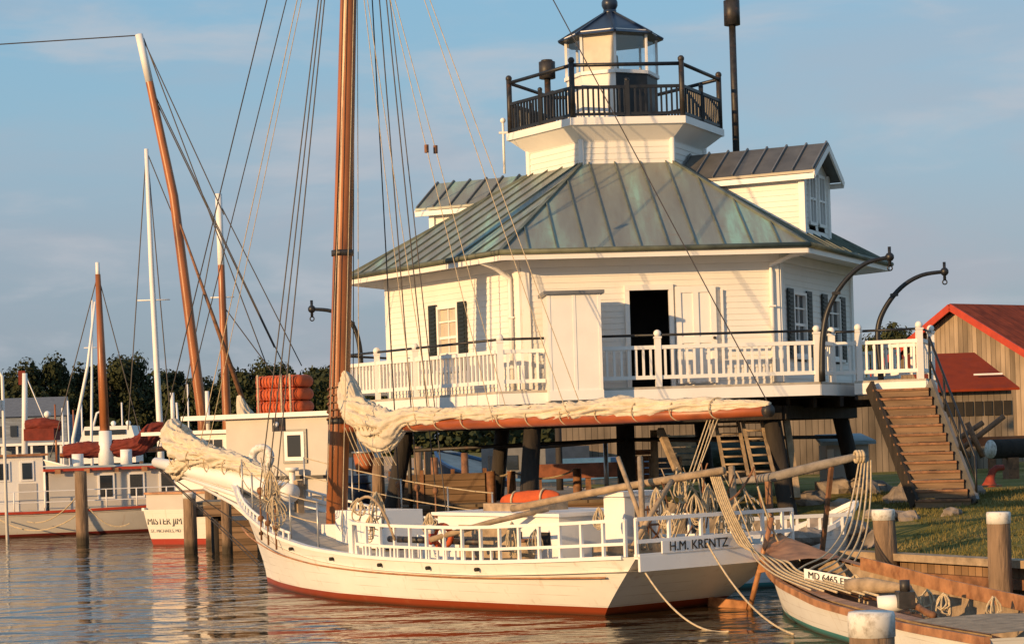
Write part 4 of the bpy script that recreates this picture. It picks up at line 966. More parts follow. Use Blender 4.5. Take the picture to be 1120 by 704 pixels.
for sg in (1, -1):
    cm = MB()
    if sg > 0: continue
    for i in range(12): a, b = .24+i*.045, .24+(i+1)*.045; cm.bar(fedge(a, sg, .14, .34), fedge(b, sg, .14, .34), .03, .2)
    cm.build('coaming', 'redwood', sf)
ba, bb = at(883, 628, 30.6), at(928, 637, 30.0)
dv = (bb-ba); m_ = MB(); m_.box((ba+bb)/2, dv*1.15, (.01, .03, 0), (0, 0, .17)); rb_ = m_.build('registration_board', 'trim', sf)
text('registration_number', 'MD 6465 EE', (ba+bb)/2-V((.006, .028, 0)), dv, (0, 0, 1), .10, 'black', rb_, dv.length*.95)
m_ = MB(); m_.box((ba+bb)/2+V((.15, .45, -.18)), dv*1.3, (.1, .8, 0), (0, 0, .3)); m_.build('engine_cover', 'brownwood', sf)
q = at(975, 652, 27.6); m_ = MB(); m_.tube([q-V((.2, .05, .1)), q+V((.2, -.1, -.08))], [.12, .12], 14); m_.build('fuel_tank', 'trim', sf)
q = at(962, 640, 28.5); m_ = MB(); m_.tube([at(928, 640, 29), at(950, 640, 28.7), at(995, 643, 28.0)], [.10, .12, .05], 12); m_.build('drum', 'rawwood', sf)
q = at(990, 655, 27.4); m_ = MB(); m_.box(q, (.22, 0, 0), (0, .3, 0), (0, 0, .22)); m_.cyl(q+V((0, 0, .1)), .07, .16, 10); m_.build('engine', 'iron', sf)
m_ = MB(); m_.tube([F(5.2+i*.25, .3, .55+.04*math.sin(i)) for i in range(12)], .05, 6); m_.build('tiller_pole', 'brownwood', sf)
rnd = random.Random(11)
for i in range(7): coil(F(3.6+i*.8, rnd.uniform(-.5, .4), .6), .2, 4, 'rope_heap', sf, i+40)
# ropes from the stern pole down and along the boat's rail
top = at(776, 514, 33.8)
for i in range(6):
    pts_ = [top+V((.03*i, 0, -.03)), at(787+3*i, 550+2*i, 33.75), at(806+4*i, 592+2*i, 33.7), F(.9+.12*i, .80-.05*i, 1.06-.03*i), F(2.0+.1*i, .98-.07*i, .93), F(3.3, 1.06-.09*i, .79), F(5.0+.3*i, 1.05-.1*i, .68)]
    tag(MB().tube(spline(pts_, None, 7), .015+.002*(i % 3), 6).build('dock_rope', 'rope', loc=top), 'tan rope running from the skipjack stern pole along the small boat rail', 'rope', 'ropes draped along the small boat')
# grey sprit with coils at its end, standing over the small boat
spa, spb = at(806, 526, 36.6), at(946, 497, 35.2)
sp = thing('sprit_boom', spa, 'weathered grey wooden sprit sticking out over the bank with ropes slung at its tip', 'spar')
m_ = MB(); m_.tube([spa, spa.lerp(spb, .3)-V((0, 0, .06)), spa.lerp(spb, .7)-V((0, 0, .02)), spb], [.05, .09, .085, .06], 10); m_.build('spar', mat('silvered_wood', (.24,.21,.18), .85, var=.3, scale=5, bump=.4), sp)
m_ = MB(); m_.bar(spa.lerp(spb, .25)-V((0, 0, .05)), spa.lerp(spb, .25)+V((.05, .1, -1.9)), .1, .1); m_.bar(spa.lerp(spb, .75), spa.lerp(spb, .6)+V((.1, .3, -2.0)), .07, .07); m_.build('prop', 'brownwood', sp)
for i in range(3): m_ = MB(); m_.torus(spb+V((-.05-.05*i, 0, -.03)), .09, .03, (1, .2, .1), 14); m_.build('lashing', 'rope', sp)
for i in range(5):
    a = spb+V((-.1+.05*i, 0, -.1)); pts_ = [a, at(932+i*5, 545, 34.9), at(922+i*6, 580+i*2, 34.0), at(903+i*7, 606+i*3, 33.0), at(880+i*8, 618+i*3, 32.0), at(862+i*9, 630+i*3, 31.6)]
    tag(MB().tube(spline(pts_, None, 7), .015+.003*(i % 2), 6).build('dock_rope', 'rope', loc=a), 'pale rope looping down from the tip of the grey wooden sprit', 'rope', 'ropes hanging from the grey sprit')
# ---------------------------------------------------------------- shaded workboat behind the ropes (px 780-910)
WB, WS = V((8.2, 39.6, 0)), V((3.2, 38.0, 0))
def boat(name, lab, B_, S_, bwid, sheer, hm_, cat='boat', group=None, deckm='deck', rail='trim', bow=.8):
    fr, L_, d, n = SFr(B_, S_); o = thing(name, (B_+S_)/2, lab, cat, group)
    bw_ = interp([(0, 0), (.1, .3*bwid), (.3, .72*bwid), (.5, .85*bwid), (1, .75*bwid)]); bd_ = interp([(0, .04), (.08, .45*bwid), (.25, .85*bwid), (.5, bwid), (1, .88*bwid)])
    zs_ = interp([(0, sheer*1.6), (.15, sheer*1.3), (.4, sheer), (.7, sheer*.92), (1, sheer)])
    h_, _ = hullmesh(fr, lambda t: -bow*t, lambda t: L_-.2+.2*t, bw_, bd_, zs_, nq=20); h_.build('hull', hm_, o)
    rws = []
    for i in range(21): q = i/20; s = -bow+.1+(L_+bow-.15)*q; rws.append([fr(s, -bd_(q), zs_(q)-.1), fr(s, bd_(q), zs_(q)-.1)])
    MB().grid(rws).build('deck', deckm, o)
    m_ = MB()
    for sg in (1, -1):
        pts_ = [fr(-bow+(L_+bow)*i/20, sg*(bd_(i/20)+.01), zs_(i/20)+.01) for i in range(21)]
        for a, b in zip(pts_, pts_[1:]): m_.bar(a, b, .1, .09)
    m_.build('rub_rail', rail, o)
    return o, fr, L_, d, n
o, fr, L_, d, n = boat('workboat', 'low white workboat with slatted rail moored in the shade behind the hanging ropes', V((6.3, 40.2, 0)), V((3.7, 39.4, 0)), .75, .95, 'skiffhull', bow=.4)
for i in range(11):
    q = fr(.2+i*.24, n.y/abs(n.y)*-.62, .95); MB().box(q+V((0, 0, .18)), (.05, 0, 0), (0, .05, 0), (0, 0, .36)).build('rail_post', 'trim', o)
MB().bar(fr(0, n.y/abs(n.y)*-.62, 1.33), fr(2.8, n.y/abs(n.y)*-.62, 1.33), .07, .07).build('rail', 'trim', o)
o = None
# ---------------------------------------------------------------- left: long buy boat
o, fr, L_, d, n = boat('buyboat', 'long low cream workboat with red trimmed deckhouse and small pilothouse, far left', V((-9.0, 78.5, 0)), V((-22.5, 74.6, 0)), 2.1, .95, 'hullb', rail='redpaint')
def lbox(fr, d, n, name, s0, s1, l0_, l1_, z0, z1, mt, par): return MB().box(fr((s0+s1)/2, (l0_+l1_)/2, (z0+z1)/2), d*(s1-s0), n*(l1_-l0_), (0, 0, z1-z0)).build(name, mt, par)
nf = 1 if n.y < 0 else -1
hs_ = lbox(fr, d, n, 'deckhouse', 2.2, 8.9, -1.3, 1.3, .8, 2.35, 'grey', o)
lbox(fr, d, n, 'roof', 1.8, 9.1, -1.5, 1.5, 2.35, 2.45, 'redpaint', o); lbox(fr, d, n, 'roof_cover', 1.9, 9.0, -1.4, 1.4, 2.453, 2.52, 'palebl', o)
for s in (2.5, 3.45, 4.35, 5.5, 6.6):
    f = MB(); cc = fr(s+.25, nf*1.32, 1.75); f.box(cc, d*.62, n*.05, (0, 0, .95)); wo_ = f.build('window', 'trim', hs_); MB().box(cc+n*nf*.03, d*.46, n*.02, (0, 0, .8)).build('pane', 'glass', wo_)
ph = lbox(fr, d, n, 'pilothouse', 9.1, 11.9, -1.1, 1.1, .8, 2.95, 'white', o); lbox(fr, d, n, 'pilothouse_roof', 8.9, 12.1, -1.25, 1.25, 2.95, 3.03, 'redwood', ph)
for s in (9.5, 10.35, 11.2):
    wf = lbox(fr, d, n, 'window', s-.07, s+.42, nf*1.1, nf*1.135, 2.03, 2.77, 'trim', ph); lbox(fr, d, n, 'pane', s, s+.35, nf*1.135, nf*1.15, 2.1, 2.7, 'glass', wf)
dw = lbox(fr, d, n, 'door', 9.35, 10.0, nf*1.1, nf*1.13, .95, 1.95, 'grey', ph)
for s in range(0, 7): lbox(fr, d, n, 'trim_block', 2.2+s*1.05, 2.4+s*1.05, nf*1.5, nf*1.56, 2.26, 2.42, 'redwood', o)
for s in [0.3+i*1.1 for i in range(13)]:
    m_ = MB(); q = fr(s, nf*1.85, .9); m_.tube([q, q+V((0, 0, .75))], .025, 6); m_.build('stanchion', 'trim', o)
m_ = MB()
for z in (1.25, 1.65): m_.tube([fr(.3, nf*1.85, z), fr(13.5, nf*1.85, z)], .018, 5)
m_.build('lifeline', 'trim', o)
mq = fr(5.55, 0, 2.4); tp = at(107, 300, 76.5)
m_ = MB(); bq = at(116, 500, 76.5); mtq = tp
m_.tube([bq, bq.lerp(tp, .5), tp-V((0, 0, .0))], [.20, .16, .1], 12); mo = m_.build('mast', 'mastwood', o)
MB().tube([bq-V((0, 0, .3)), bq+V((0, 0, 1.0))], [.30, .24], 14).build('mast_boot', 'trim', mo); MB().tube([tp-V((0, 0, .2)), tp+V((0, 0, .45))], .08, 8).build('mast_head', 'trim', mo)
for px in (55, 160): m_ = MB(); m_.tube([tp, at(px, 500, 76.5)], .02, 5); m_.build('stay', 'wire', o)
sl = lumpy([at(70, 494, 76.6), at(90, 492, 76.6), at(120, 490, 76.6), at(150, 488, 76.6), at(168, 472, 76.6), at(182, 466, 76.6)], [.22, .3, .28, .32, .36, .15], 1.0, amp=.3); sl.build('furled_sail', 'redcanvas', o)
m_ = MB(); m_.tube([at(66, 498, 76.6), at(184, 490, 76.6)], .1, 8); m_.build('boom', 'mastwood', o)
for px, py in ((85, 502), (138, 497)): q = at(px, py, 76); MB().cyl(q-V((0, 0, .35)), .22, .55, 12).build('vent', 'trim', o)
for a, b, s_ in ((at(0, 568, 73.5), at(88, 560, 70), .5), (at(92, 548, 70), at(142, 572, 70), .4), (at(30, 570, 73.5), at(82, 545, 69), .3)):
    tag(MB().tube(sag(a, b, s_, 10), .022, 5).build('mooring_line', 'rope', loc=a), 'slack tan mooring line running from the long cream boat to the tall pile', 'rope', 'mooring lines on the tall left pile')
# ---------------------------------------------------------------- left: white boat with grey coaming
o, fr, L_, d, n = boat('deadrise', 'white workboat with red waterline, grey coaming and name lettered on its square stern', V((-6.2, 72.5, 0)), V((-10.6, 63.6, 0)), 1.55, 1.15, 'hullj', rail='trim')
lbox(fr, d, n, 'coaming', L_-3.2, L_-.15, -1.5, 1.35, 1.13, 1.62, 'grey', o)
lbox(fr, d, n, 'coaming_cap', L_-3.3, L_-.1, -1.55, 1.4, 1.62, 1.69, 'redwood', o)
tcen = fr(L_, 0, .75)
rr_ = n if n.x > 0 else -n
text('name_lettering', 'MISTER JIM', tcen-d*.055+V((0, 0, .02))-rr_*.60, rr_, (0, 0, 1), .27, 'black', o, 1.3)
text('port_lettering', 'ST. MICHAELS, MD', tcen-d*.105-V((0, 0, .28))-rr_*.60, rr_, (0, 0, 1), .11, 'greydark', o, 1.15)
for s in (0, 1, 2, 3): m_ = MB(); q = fr(L_-.3-s*.8, -1.3, 1.69); m_.tube([q, q+V((0, 0, .7))], .02, 6); m_.tube([q+V((0, 0, .7)), fr(L_-1.1-s*.8, -1.3, 2.39)], .02, 6); m_.build('stanchion', 'galv', o)
# ---------------------------------------------------------------- grey-cabin workboat with crates
o, fr, L_, d, n = boat('tour_boat', 'white boat with grey deckhouse behind the skipjack bow, orange floats on its roof', V((-9.4, 71.2, 0)), V((-3.6, 66.2, 0)), 1.7, 1.35, 'hullj')
nf = 1 if n.y < 0 else -1
# cabin box located from its visible near corner (px 362)
cn = at(362, 470, 65.2); cd = V((-.83, .56, 0)).normalized(); cd = V((-.9, .43, 0)).normalized(); cb_ = V((.43, .9, 0))
def cbox(name, a0, a1, b0, b1, z0, z1, mt, par): 
    base = V((cn.x, cn.y, 0)); return MB().box(base+cd*(a0+a1)/2+cb_*(b0+b1)/2+V((0, 0, (z0+z1)/2)), cd*(a1-a0), cb_*(b1-b0), (0, 0, z1-z0)).build(name, mt, par)
cab = cbox('deckhouse', 0, 4.0, 0, 3.2, 1.1, 3.95, 'grey', o)
cbox('roof', -.25, 5.6, -.25, 3.5, 3.95, 4.10, 'trim', o); cbox('fore_cabin', 4.0, 6.2, .2, 3.0, 1.1, 3.5, 'white', o); cbox('fore_roof', 3.9, 7.4, 0, 3.2, 3.5, 3.62, 'trim', o)
wdw = cbox('window', .9, 1.8, -.06, 0.0, 2.45, 3.55, 'greydark', cab); cbox('window_trim', .98, 1.72, -.085, -.062, 2.53, 3.47, 'trim', wdw); cbox('pane', 1.1, 1.6, -.1, -.088, 2.66, 3.36, 'glass', wdw)
cbox('pane', -.02, -.001, .9, 1.6, 2.6, 3.4, 'glass', cab); cbox('guard', 0, 5, -.1, -.02, 1.95, 2.05, 'iron', o)
for i in range(5):
    cbox('fore_pane', 4.3+i*.38, 4.6+i*.38, .15, .19, 2.7, 3.3, 'glass', o)
for a in (.3, 4.9, 6.3): m_ = MB(); q = V((cn.x, cn.y, 3.62))+cd*a+cb_*.3; m_.tube([q, q+V((0, 0, 1.3 if a > 1 else .2))], .07, 8); m_.build('roof_post', 'trim', o)
q = at(286, 500, 63); m_ = MB(); m_.torus(q, .30, .13, (.3, 1, 0), 22); m_.build('ring_fender', 'cap', o)
q = V((cn.x, cn.y, 2.0))+cd*1.2-cb_*.5; m_ = MB(); m_.cyl(q-V((0, 0, .7)), .1, .9, 10); m_.cyl(q+V((0, 0, .2)), .22, .12, 12); m_.build('deck_vent', 'trim', o)
# floats stacked on the roof
base = V((cn.x, cn.y, 4.10))+cd*2.5+cb_*1.3
levels = ('lowest', 'middle', 'topmost')
for i in range(3):
    c = base+V((0, 0, .20+i*.42)); t_ = thing('life_float', c-V((0, 0, .2)), levels[i]+' of three stacked orange rope-netted life floats on the grey boat roof', 'life float', 'orange life floats on the boat roof')
    hw, hd = .95, .6; P_ = []
    for k in range(32):
        a = 2*math.pi*k/32; ca, sa = math.cos(a), math.sin(a); P_.append(c+cd*math.copysign(abs(ca)**.45, ca)*(hw-.2)+cb_*math.copysign(abs(sa)**.45, sa)*(hd-.2))
    P_.append(P_[0]); m_ = MB(); m_.tube(P_, .205, 12, False, fn=lambda i_, an_: 1+.06*math.sin(i_*2.1)); m_.build('ring', 'orange', t_)
    m_ = MB()
    for k in range(12): a = c+cd*(-.7+k*.127); m_.tube([a-cb_*.62+V((0, 0, .2)), a-cb_*.63-V((0, 0, .19))], .014, 5)
    m_.build('netting', 'redpaint', t_)
for u_ in (-.62, -.28, .62): m_ = MB(); m_.tube([base+cd*u_-cb_*.66+V((0, 0, 1.28)), base+cd*u_-cb_*.66], .035, 6); tag(m_.build('strap', 'rope', loc=base), 'white webbing strap down the side of the orange float stack', 'strap', 'straps on the float stack')
# ================================================================== piles and docks
def pile(px, ytop, Y, r, lab, cap=True, zb=-1, group=None, lean=0, mt='pile'):
    t = at(px, ytop, Y); o = thing('pile', (t.x, Y, 0), lab, 'pile', group)
    n_ = 14; pts_ = [V((t.x-lean*(1-i/n_), Y, zb+(t.z-zb)*i/n_)) for i in range(n_+1)]
    MB().tube(pts_, [r*(1.08-.1*i/n_) for i in range(n_+1)], 16, True, fn=lambda i_, an_: 1+.05*noise.noise(V((math.cos(an_)*2+px, math.sin(an_)*2, i_*.4)))).build('shaft', mt, o)
    if cap: MB().tube([t-V((0, 0, .13)), t+V((0, 0, .02)), t+V((0, 0, .05))], [r*1.03, r*1.04, r*.99], 18).build('cap', 'cap', o)
    return o
pile(953, 676, 15.0, .17, 'white capped pile right in the foreground at the bottom edge')
pile(966, 560, 34.3, .19, 'white topped pile leaning by the bulkhead near the drum boat', group=None, lean=-.12)
pile(1092, 563, 31.3, .18, 'white topped pile at the right edge against the bulkhead', lean=.0)
o88 = pile(88, 515, 66.9, .20, 'tall bare mooring pile standing in water before the long cream boat', False)
o207 = pile(207, 540, 58.8, .19, 'white topped pile left of the short dock beside the lettered stern')
pile(230, 518, 62.5, .19, 'white topped pile standing behind the short dock under the jib', True)
pile(247, 544, 58.1, .15, 'dark weathered pile at the front face of the short dock', False)
dko = thing('dock', (-8.0, 60, 0), 'short brown plank dock between the lettered stern and the skipjack bow', 'dock')
m_ = MB(); m_.box(V((-6.2, 60.2, 1.42)), (6.4, 0, 0), (0, 2.6, 0), (0, 0, .1)); m_.build('deck_boards', 'dockdeck', dko)
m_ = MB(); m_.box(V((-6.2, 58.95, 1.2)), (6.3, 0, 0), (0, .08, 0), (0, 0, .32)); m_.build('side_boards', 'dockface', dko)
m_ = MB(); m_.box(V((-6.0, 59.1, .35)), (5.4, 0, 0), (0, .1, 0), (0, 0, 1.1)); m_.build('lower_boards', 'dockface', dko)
for x in (-8.8, -7.2, -5.6, -4):
    for y in (59.3, 61.2): MB().cyl(V((x, y, -1)), .16, 2.4, 12).build('leg', 'pile_dark', dko)
# long dock under / behind the lighthouse
dk2 = thing('dock', (-2.5, 60, 0), 'long plank dock running back beneath the lighthouse piles', 'dock')
m_ = MB(); m_.prism([V((-4.6, 50.5, 1.3)), V((3.6, 52, 1.3)), V((1.5, 66, 1.3)), V((-1.2, 92, 1.3)), V((-7.6, 92, 1.3))], (0, 0, .1)); m_.build('deck_boards', 'dockdeck', dk2)
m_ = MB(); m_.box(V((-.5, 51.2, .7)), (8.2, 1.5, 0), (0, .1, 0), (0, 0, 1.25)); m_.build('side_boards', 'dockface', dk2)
pl_ = [(537, 515, 51.6), (559, 515, 51.8), (631, 512, 52.2), (475, 500, 60), (508, 495, 62)]
for i, (px, py, Y) in enumerate(pl_):
    t = at(px, py, Y); o = MB().tube([V((t.x, Y, 1.0)), t], [.12, .11], 10).build('dock_post', 'brownwood', loc=(t.x, Y, 1.3)); tag(o, ['brown rail post on the dock left of the orange float', 'brown rail post on the dock above the end of the orange float', 'brown rail post on the dock right of the red beam', 'slim dock post beneath the drooping mainsail', 'slim dock post farther back below the gallery'][i], 'post')
a, b, c = [at(*p_) for p_ in pl_[:3]]
tag(MB().tube(sag(a, b, .12)+sag(b, c, .22), .025, 5).build('rope_rail', 'rope', loc=a), 'white rope rail strung between the brown dock posts', 'rope')
# red painted timber seat/beam
q = at(643, 514, 58); t_ = thing('timber_rack', (q.x, q.y, 1.4), 'dark red timber beam rack on the dock beneath the lighthouse', 'rack')
MB().box(q, (3.2, 0, 0), (0, .4, 0), (0, 0, .42)).build('beam', mat('dull_red_timber', (.22,.075,.035), .8, var=.4, scale=4), t_); m_ = MB()
for x in (-1.4, 0, 1.4): m_.box(q+V((x, 0, -.7)), (.15, 0, 0), (0, .3, 0), (0, 0, 1.0))
m_.build('leg', 'brownwood', t_)
# boats moored behind the dock
o, fr, L_, d, n = boat('moored_boat', 'dark blue hulled boat lying behind the dock under the gallery', V((-2.4, 74, 0)), V((4.4, 66, 0)), 1.7, 1.7, hullmat('navy_hull', (.03,.05,.09), (.1,.02,.01), .1), rail='bluepaint')
cbn = lbox(fr, d, n, 'cabin', 3, 6.4, -1, 1, 1.6, 2.7, 'greydark', o)
for s in (3.4, 4.4, 5.4): lbox(fr, d, n, 'pane', s, s+.6, n.y/-abs(n.y)*1.0, n.y/-abs(n.y)*1.04, 1.95, 2.45, 'glass', cbn)
lbox(fr, d, n, 'tarpaulin', 7.2, 9.6, -1.0, 1.0, 1.6, 2.3, 'bluepaint', o)
o, fr, L_, d, n = boat('moored_boat', 'white open boat moored beyond the dock left of the blue one', V((-6.2, 88, 0)), V((-1.8, 86, 0)), 1.3, .9, 'hullj'); lbox(fr, d, n, 'cabin', 1.2, 3, -.8, .8, .8, 1.9, 'greydark', o)
o, fr, L_, d, n = boat('moored_boat', 'small grey boat moored beyond the dock close behind the skipjack mast', V((-7.6, 80, 0)), V((-4.6, 76, 0)), 1.1, .9, 'hullb'); lbox(fr, d, n, 'cabin', 1.5, 3, -.7, .7, .8, 2.0, 'navy', o)
# stacked planks wall on the dock, crab boat gear and stray posts below the gallery
a, b = at(428, 545, 52.5), at(531, 542, 52.8); t_ = thing('plank_fence', V((a.x, 52.5, 1.4)), 'low fence of reddish brown planks on the dock below the drooping mainsail', 'fence')
MB().box(V(((a.x+b.x)/2, 52.6, 1.78)), (b.x-a.x, .2, 0), (0, .1, 0), (0, 0, .76)).build('boards', 'dockface', t_)
for t in (0, .33, .66, 1): MB().box(a.lerp(b, t)*1+V((0, 0, 1.8-a.lerp(b, t).z)), (.1, 0, 0), (0, .22, 0), (0, 0, .95)).build('post', 'brownwood', t_)
for i, (px, y0, y1, Y, r_, mt, lab) in enumerate(((447, 478, 545, 50.5, .05, 'iron', 'thin black iron rod standing before the plank fence'), (413, 500, 545, 54, .16, 'pile', 'stout short pile just right of the mast in the shade'), (586, 505, 548, 53, .07, 'cap', 'thin white tipped stake between the two slanted dark piles'), (457, 488, 520, 66, .14, 'pile', 'pair pile standing in the water beyond the plank fence'), (468, 490, 520, 66.5, .14, 'pile', 'second pair pile standing right beside it beyond the plank fence'), (662, 480, 545, 54, .06, 'galv', 'slim galvanised pole left of the centre pile'), (610, 455, 510, 62, .10, 'pile_dark', 'dark post by the blue boat under the gallery'), (715, 470, 545, 49.5, .09, 'rawwood', 'pale wooden post right of the centre pile'))):
    a, b = at(px, y1, Y), at(px, y0, Y); a.z = min(a.z, 1.2); a.x = b.x; tag(MB().tube([a, b], [r_*1.1, r_], 10).build('post', mt, loc=a), lab, 'post')
# terracotta pot on a barrel by the mast
q = at(398, 505, 52.5); t_ = thing('bucket', q-V((0, 0, .3)), 'terracotta coloured bucket hanging right of the skipjack mast', 'bucket')
MB().tube([q-V((0, 0, .3)), q+V((0, 0, .25))], [.2, .28], 14).build('body', 'orangetim', t_); MB().torus(q+V((0, 0, .25)), .28, .03, (0, 0, 1)).build('rim', 'galv', t_)
q = at(392, 535, 52.3); t_ = thing('barrel', (q.x, q.y, 1.4), 'dark barrel standing on the dock edge right of the skipjack mast', 'barrel'); MB().tube([V((q.x, q.y, 1.4)), V((q.x, q.y, 1.8)), V((q.x, q.y, 2.2))], [.28, .33, .28], 14).build('body', 'navy', t_); MB().torus(V((q.x, q.y, 2.0)), .32, .02, (0, 0, 1)).build('hoop', 'iron', t_)
# gear stacked on the bank under the right side of the gallery (ladders, posts, crates)
def ladder(a, b, w_, lab):
    o = thing('ladder', V((a.x, a.y, 1.3)), lab, 'ladder'); sx = V((w_/2, 0, 0))
    for sg in (-1, 1): MB().bar(a+sx*sg, b+sx*sg, .07, .05).build('rail', 'rawwood', o)
    n_ = 9
    for i in range(n_): q = a.lerp(b, (i+.5)/n_); MB().tube([q-sx, q+sx], .025, 6).build('rung', 'rawwood', o)
ladder(at(836, 520, 44.3), at(818, 440, 45.5), .42, 'wooden ladder leaning against the gallery beams behind the boom end')
ladder(at(806, 520, 44.6), at(792, 446, 45.8), .5, 'second wooden ladder leaning left of the boom end under the gallery')
for i, (x0, y0, x1, y1, lab) in enumerate(((862, 545, 846, 444, 'brown wooden prop leaning under the gallery right of the ladders'), (872, 545, 858, 446, 'brown wooden prop beside the ladders nearest the slanted pile'), (743, 520, 722, 470, 'short wooden prop leaning beside the centre pile'))):
    a, b = at(x0, y0, 44.5), at(x1, y1, 45.5); tag(MB().bar(a, b, .14, .14).build('prop', 'rawwood', loc=a), lab, 'post')
for i, (px, py, Y, s_, mt, lab) in enumerate(((748, 492, 58, .9, 'rawwood', 'pale wooden crate frame leaning against the shed wall'), (700, 508, 52, .8, 'brownwood', 'small brown crate at the foot of the centre pile'), (728, 515, 50, .7, 'navy', 'dark crate to the right of the centre pile'))):
    q = at(px, py, Y); t_ = thing('crate', q-V((0, 0, s_/2)), lab, 'crate'); m_ = MB()
    for j in range(5): m_.box(q+V((0, 0, -s_/2+s_*(j+.5)/5)), (s_, 0, 0), (0, s_*.8, 0), (0, 0, s_/5*.78))
    m_.build('slats', mt, t_)
    for sx in (-1, 1):
        for sy in (-1, 1): MB().box(q+V((sx*s_*.5, sy*s_*.4, 0)), (.07, 0, 0), (0, .07, 0), (0, 0, s_*1.02)).build('corner_post', 'rawwood', t_)
# low dark hedge/boat behind
q = at(800, 497, 60); t_ = thing('upturned_boat', (q.x, q.y, 1.4), 'dark green canvas covered boat on the bank before the shed', 'boat')
sl = lumpy([q+V((-1.6, 0, -.2)), q+V((-.8, 0, 0)), q+V((.6, 0, 0)), q+V((1.8, 0, -.2))], [.25, .5, .5, .2], 3, amp=.15); sl.build('cover', mat('dark_green_canvas', (.03,.045,.035), .8), t_); MB().box(q+V((0, 0, -.6)), (2.6, 0, 0), (0, .6, 0), (0, 0, .3)).build('cradle', 'brownwood', t_)
# kiosk-like small cabin with pale blue top (px 900-955)
q = at(925, 520, 50.5); t_ = thing('pump_house', (q.x, q.y, 1.3), 'small white cabin with a pale blue flat top beside the stairs', 'cabin')
MB().box(V((q.x+.05, q.y+.5, 1.95)), (1.05, 0, 0), (0, 1.2, 0), (0, 0, 1.3)).build('body', 'grey', t_); MB().prism([V((q.x-.65, q.y-.35, 2.6)), V((q.x+.72, q.y-.35, 2.6)), V((q.x+.62, q.y+1.3, 2.78)), V((q.x-.55, q.y+1.3, 2.78))], (0, 0, .09)).build('top', 'palebl', t_)
MB().box(V((q.x-.38, q.y-.12, 1.9)), (.16, 0, 0), (0, .05, 0), (0, 0, 1.2)).build('corner_trim', 'trim', t_)
# ================================================================== shed and barn
sh = thing('shed', (12, 72, 1.4), 'long low grey board shed with a band of small windows, behind the lighthouse', 'shed')
xl, xr = at(612, 470, 71).x, at(1109, 470, 71).x; X0 = at(1008, 410, 71).x
m_ = MB(); m_.box(V(((xl+xr)/2, 73, 2.6)), (xr-xl, 0, 0), (0, 4, 0), (0, 0, 2.6)); wls = m_.build('wall', 'shed', sh)
m_ = MB(); m_.box(V(((xl+X0)/2, 73, 3.95)), (X0-xl, 0, 0), (0, 4.3, 0), (0, 0, .1)); m_.build('flat_roof', 'greydark', sh)
zt = 4.2
m_ = MB(); m_.prism([V((X0, 70.6, 4.15)), V((xr+.15, 70.6, 4.15)), V((xr-.5, 74.5, 5.55)), V((X0, 74.5, 5.55))], (0, 0, .08)); m_.build('roof', mat('shed_red_roof', (.24,.036,.012), .9, spec=.15, var=.12, scale=2, dirt=(.16,.03,.02), dscale=1.5, damt=(.5,.75)), sh)
m_ = MB(); m_.box(V(((X0+xr)/2, 73.0, 4.03)), (xr-X0-.1, 0, 0), (0, 3.99, 0), (0, 0, .26)); m_.build('gable_infill', 'shed', sh)
for i in range(8):
    x = at(1028+i*10.5, 436, 71).x; m_ = MB(); m_.box(V((x, 70.97, 3.55)), (.26, 0, 0), (0, .05, 0), (0, 0, .5)); m_.build('window', 'dark', sh)
m_ = MB(); m_.box(V((xr-.7, 71.6, 4.75)), (1.0, 0, 0), (0, .1, 0), (0, 0, .06)); m_.build('roof_flashing', 'trim', sh)
bn_ = thing('barn', (22, 84, 1.4), 'tall weathered board barn with bright red gabled roof at the right edge', 'barn')
ap = at(1047, 336, 84); wd_ = V((.6, -.8, 0)); rdg = V((.8, .6, 0)); hwd = 4.2; rise = 2.35
eL = ap-wd_*hwd-V((0, 0, rise)); eR = ap+wd_*hwd-V((0, 0, rise)); gz = 1.2
m_ = MB(); m_.poly([V((eL.x, eL.y, gz)), V((eR.x, eR.y, gz)), eR, ap, eL])
m_.quad(V((eR.x, eR.y, gz)), V((eR.x, eR.y, gz))+rdg*14, eR+rdg*14, eR); m_.quad(V((eL.x, eL.y, gz)), eL, eL+rdg*14, V((eL.x, eL.y, gz))+rdg*14)
m_.poly([V((eL.x, eL.y, gz))+rdg*14, eL+rdg*14, ap+rdg*14, eR+rdg*14, V((eR.x, eR.y, gz))+rdg*14]); m_.build('wall', 'barn', bn_)
m_ = MB(); sl_ = V((0, 0, -rise/hwd))
for sg in (-1, 1):
    o_ = wd_*sg*(hwd+.35)-V((0, 0, rise*(hwd+.35)/hwd)); m_.prism([ap-rdg*.45+V((0, 0, .05)), ap+rdg*14.3+V((0, 0, .05)), ap+rdg*14.3+o_+V((0, 0, .05)), ap-rdg*.45+o_+V((0, 0, .05))], (0, 0, .1))
m_.build('roof', 'redroof', bn_)
m_ = MB()
for sg in (-1, 1):
    o_ = wd_*sg*(hwd+.35)-V((0, 0, rise*(hwd+.35)/hwd)); m_.bar(ap-rdg*.47, ap-rdg*.47+o_, .06, .28)
m_.build('barge_board', 'redpaint', bn_)
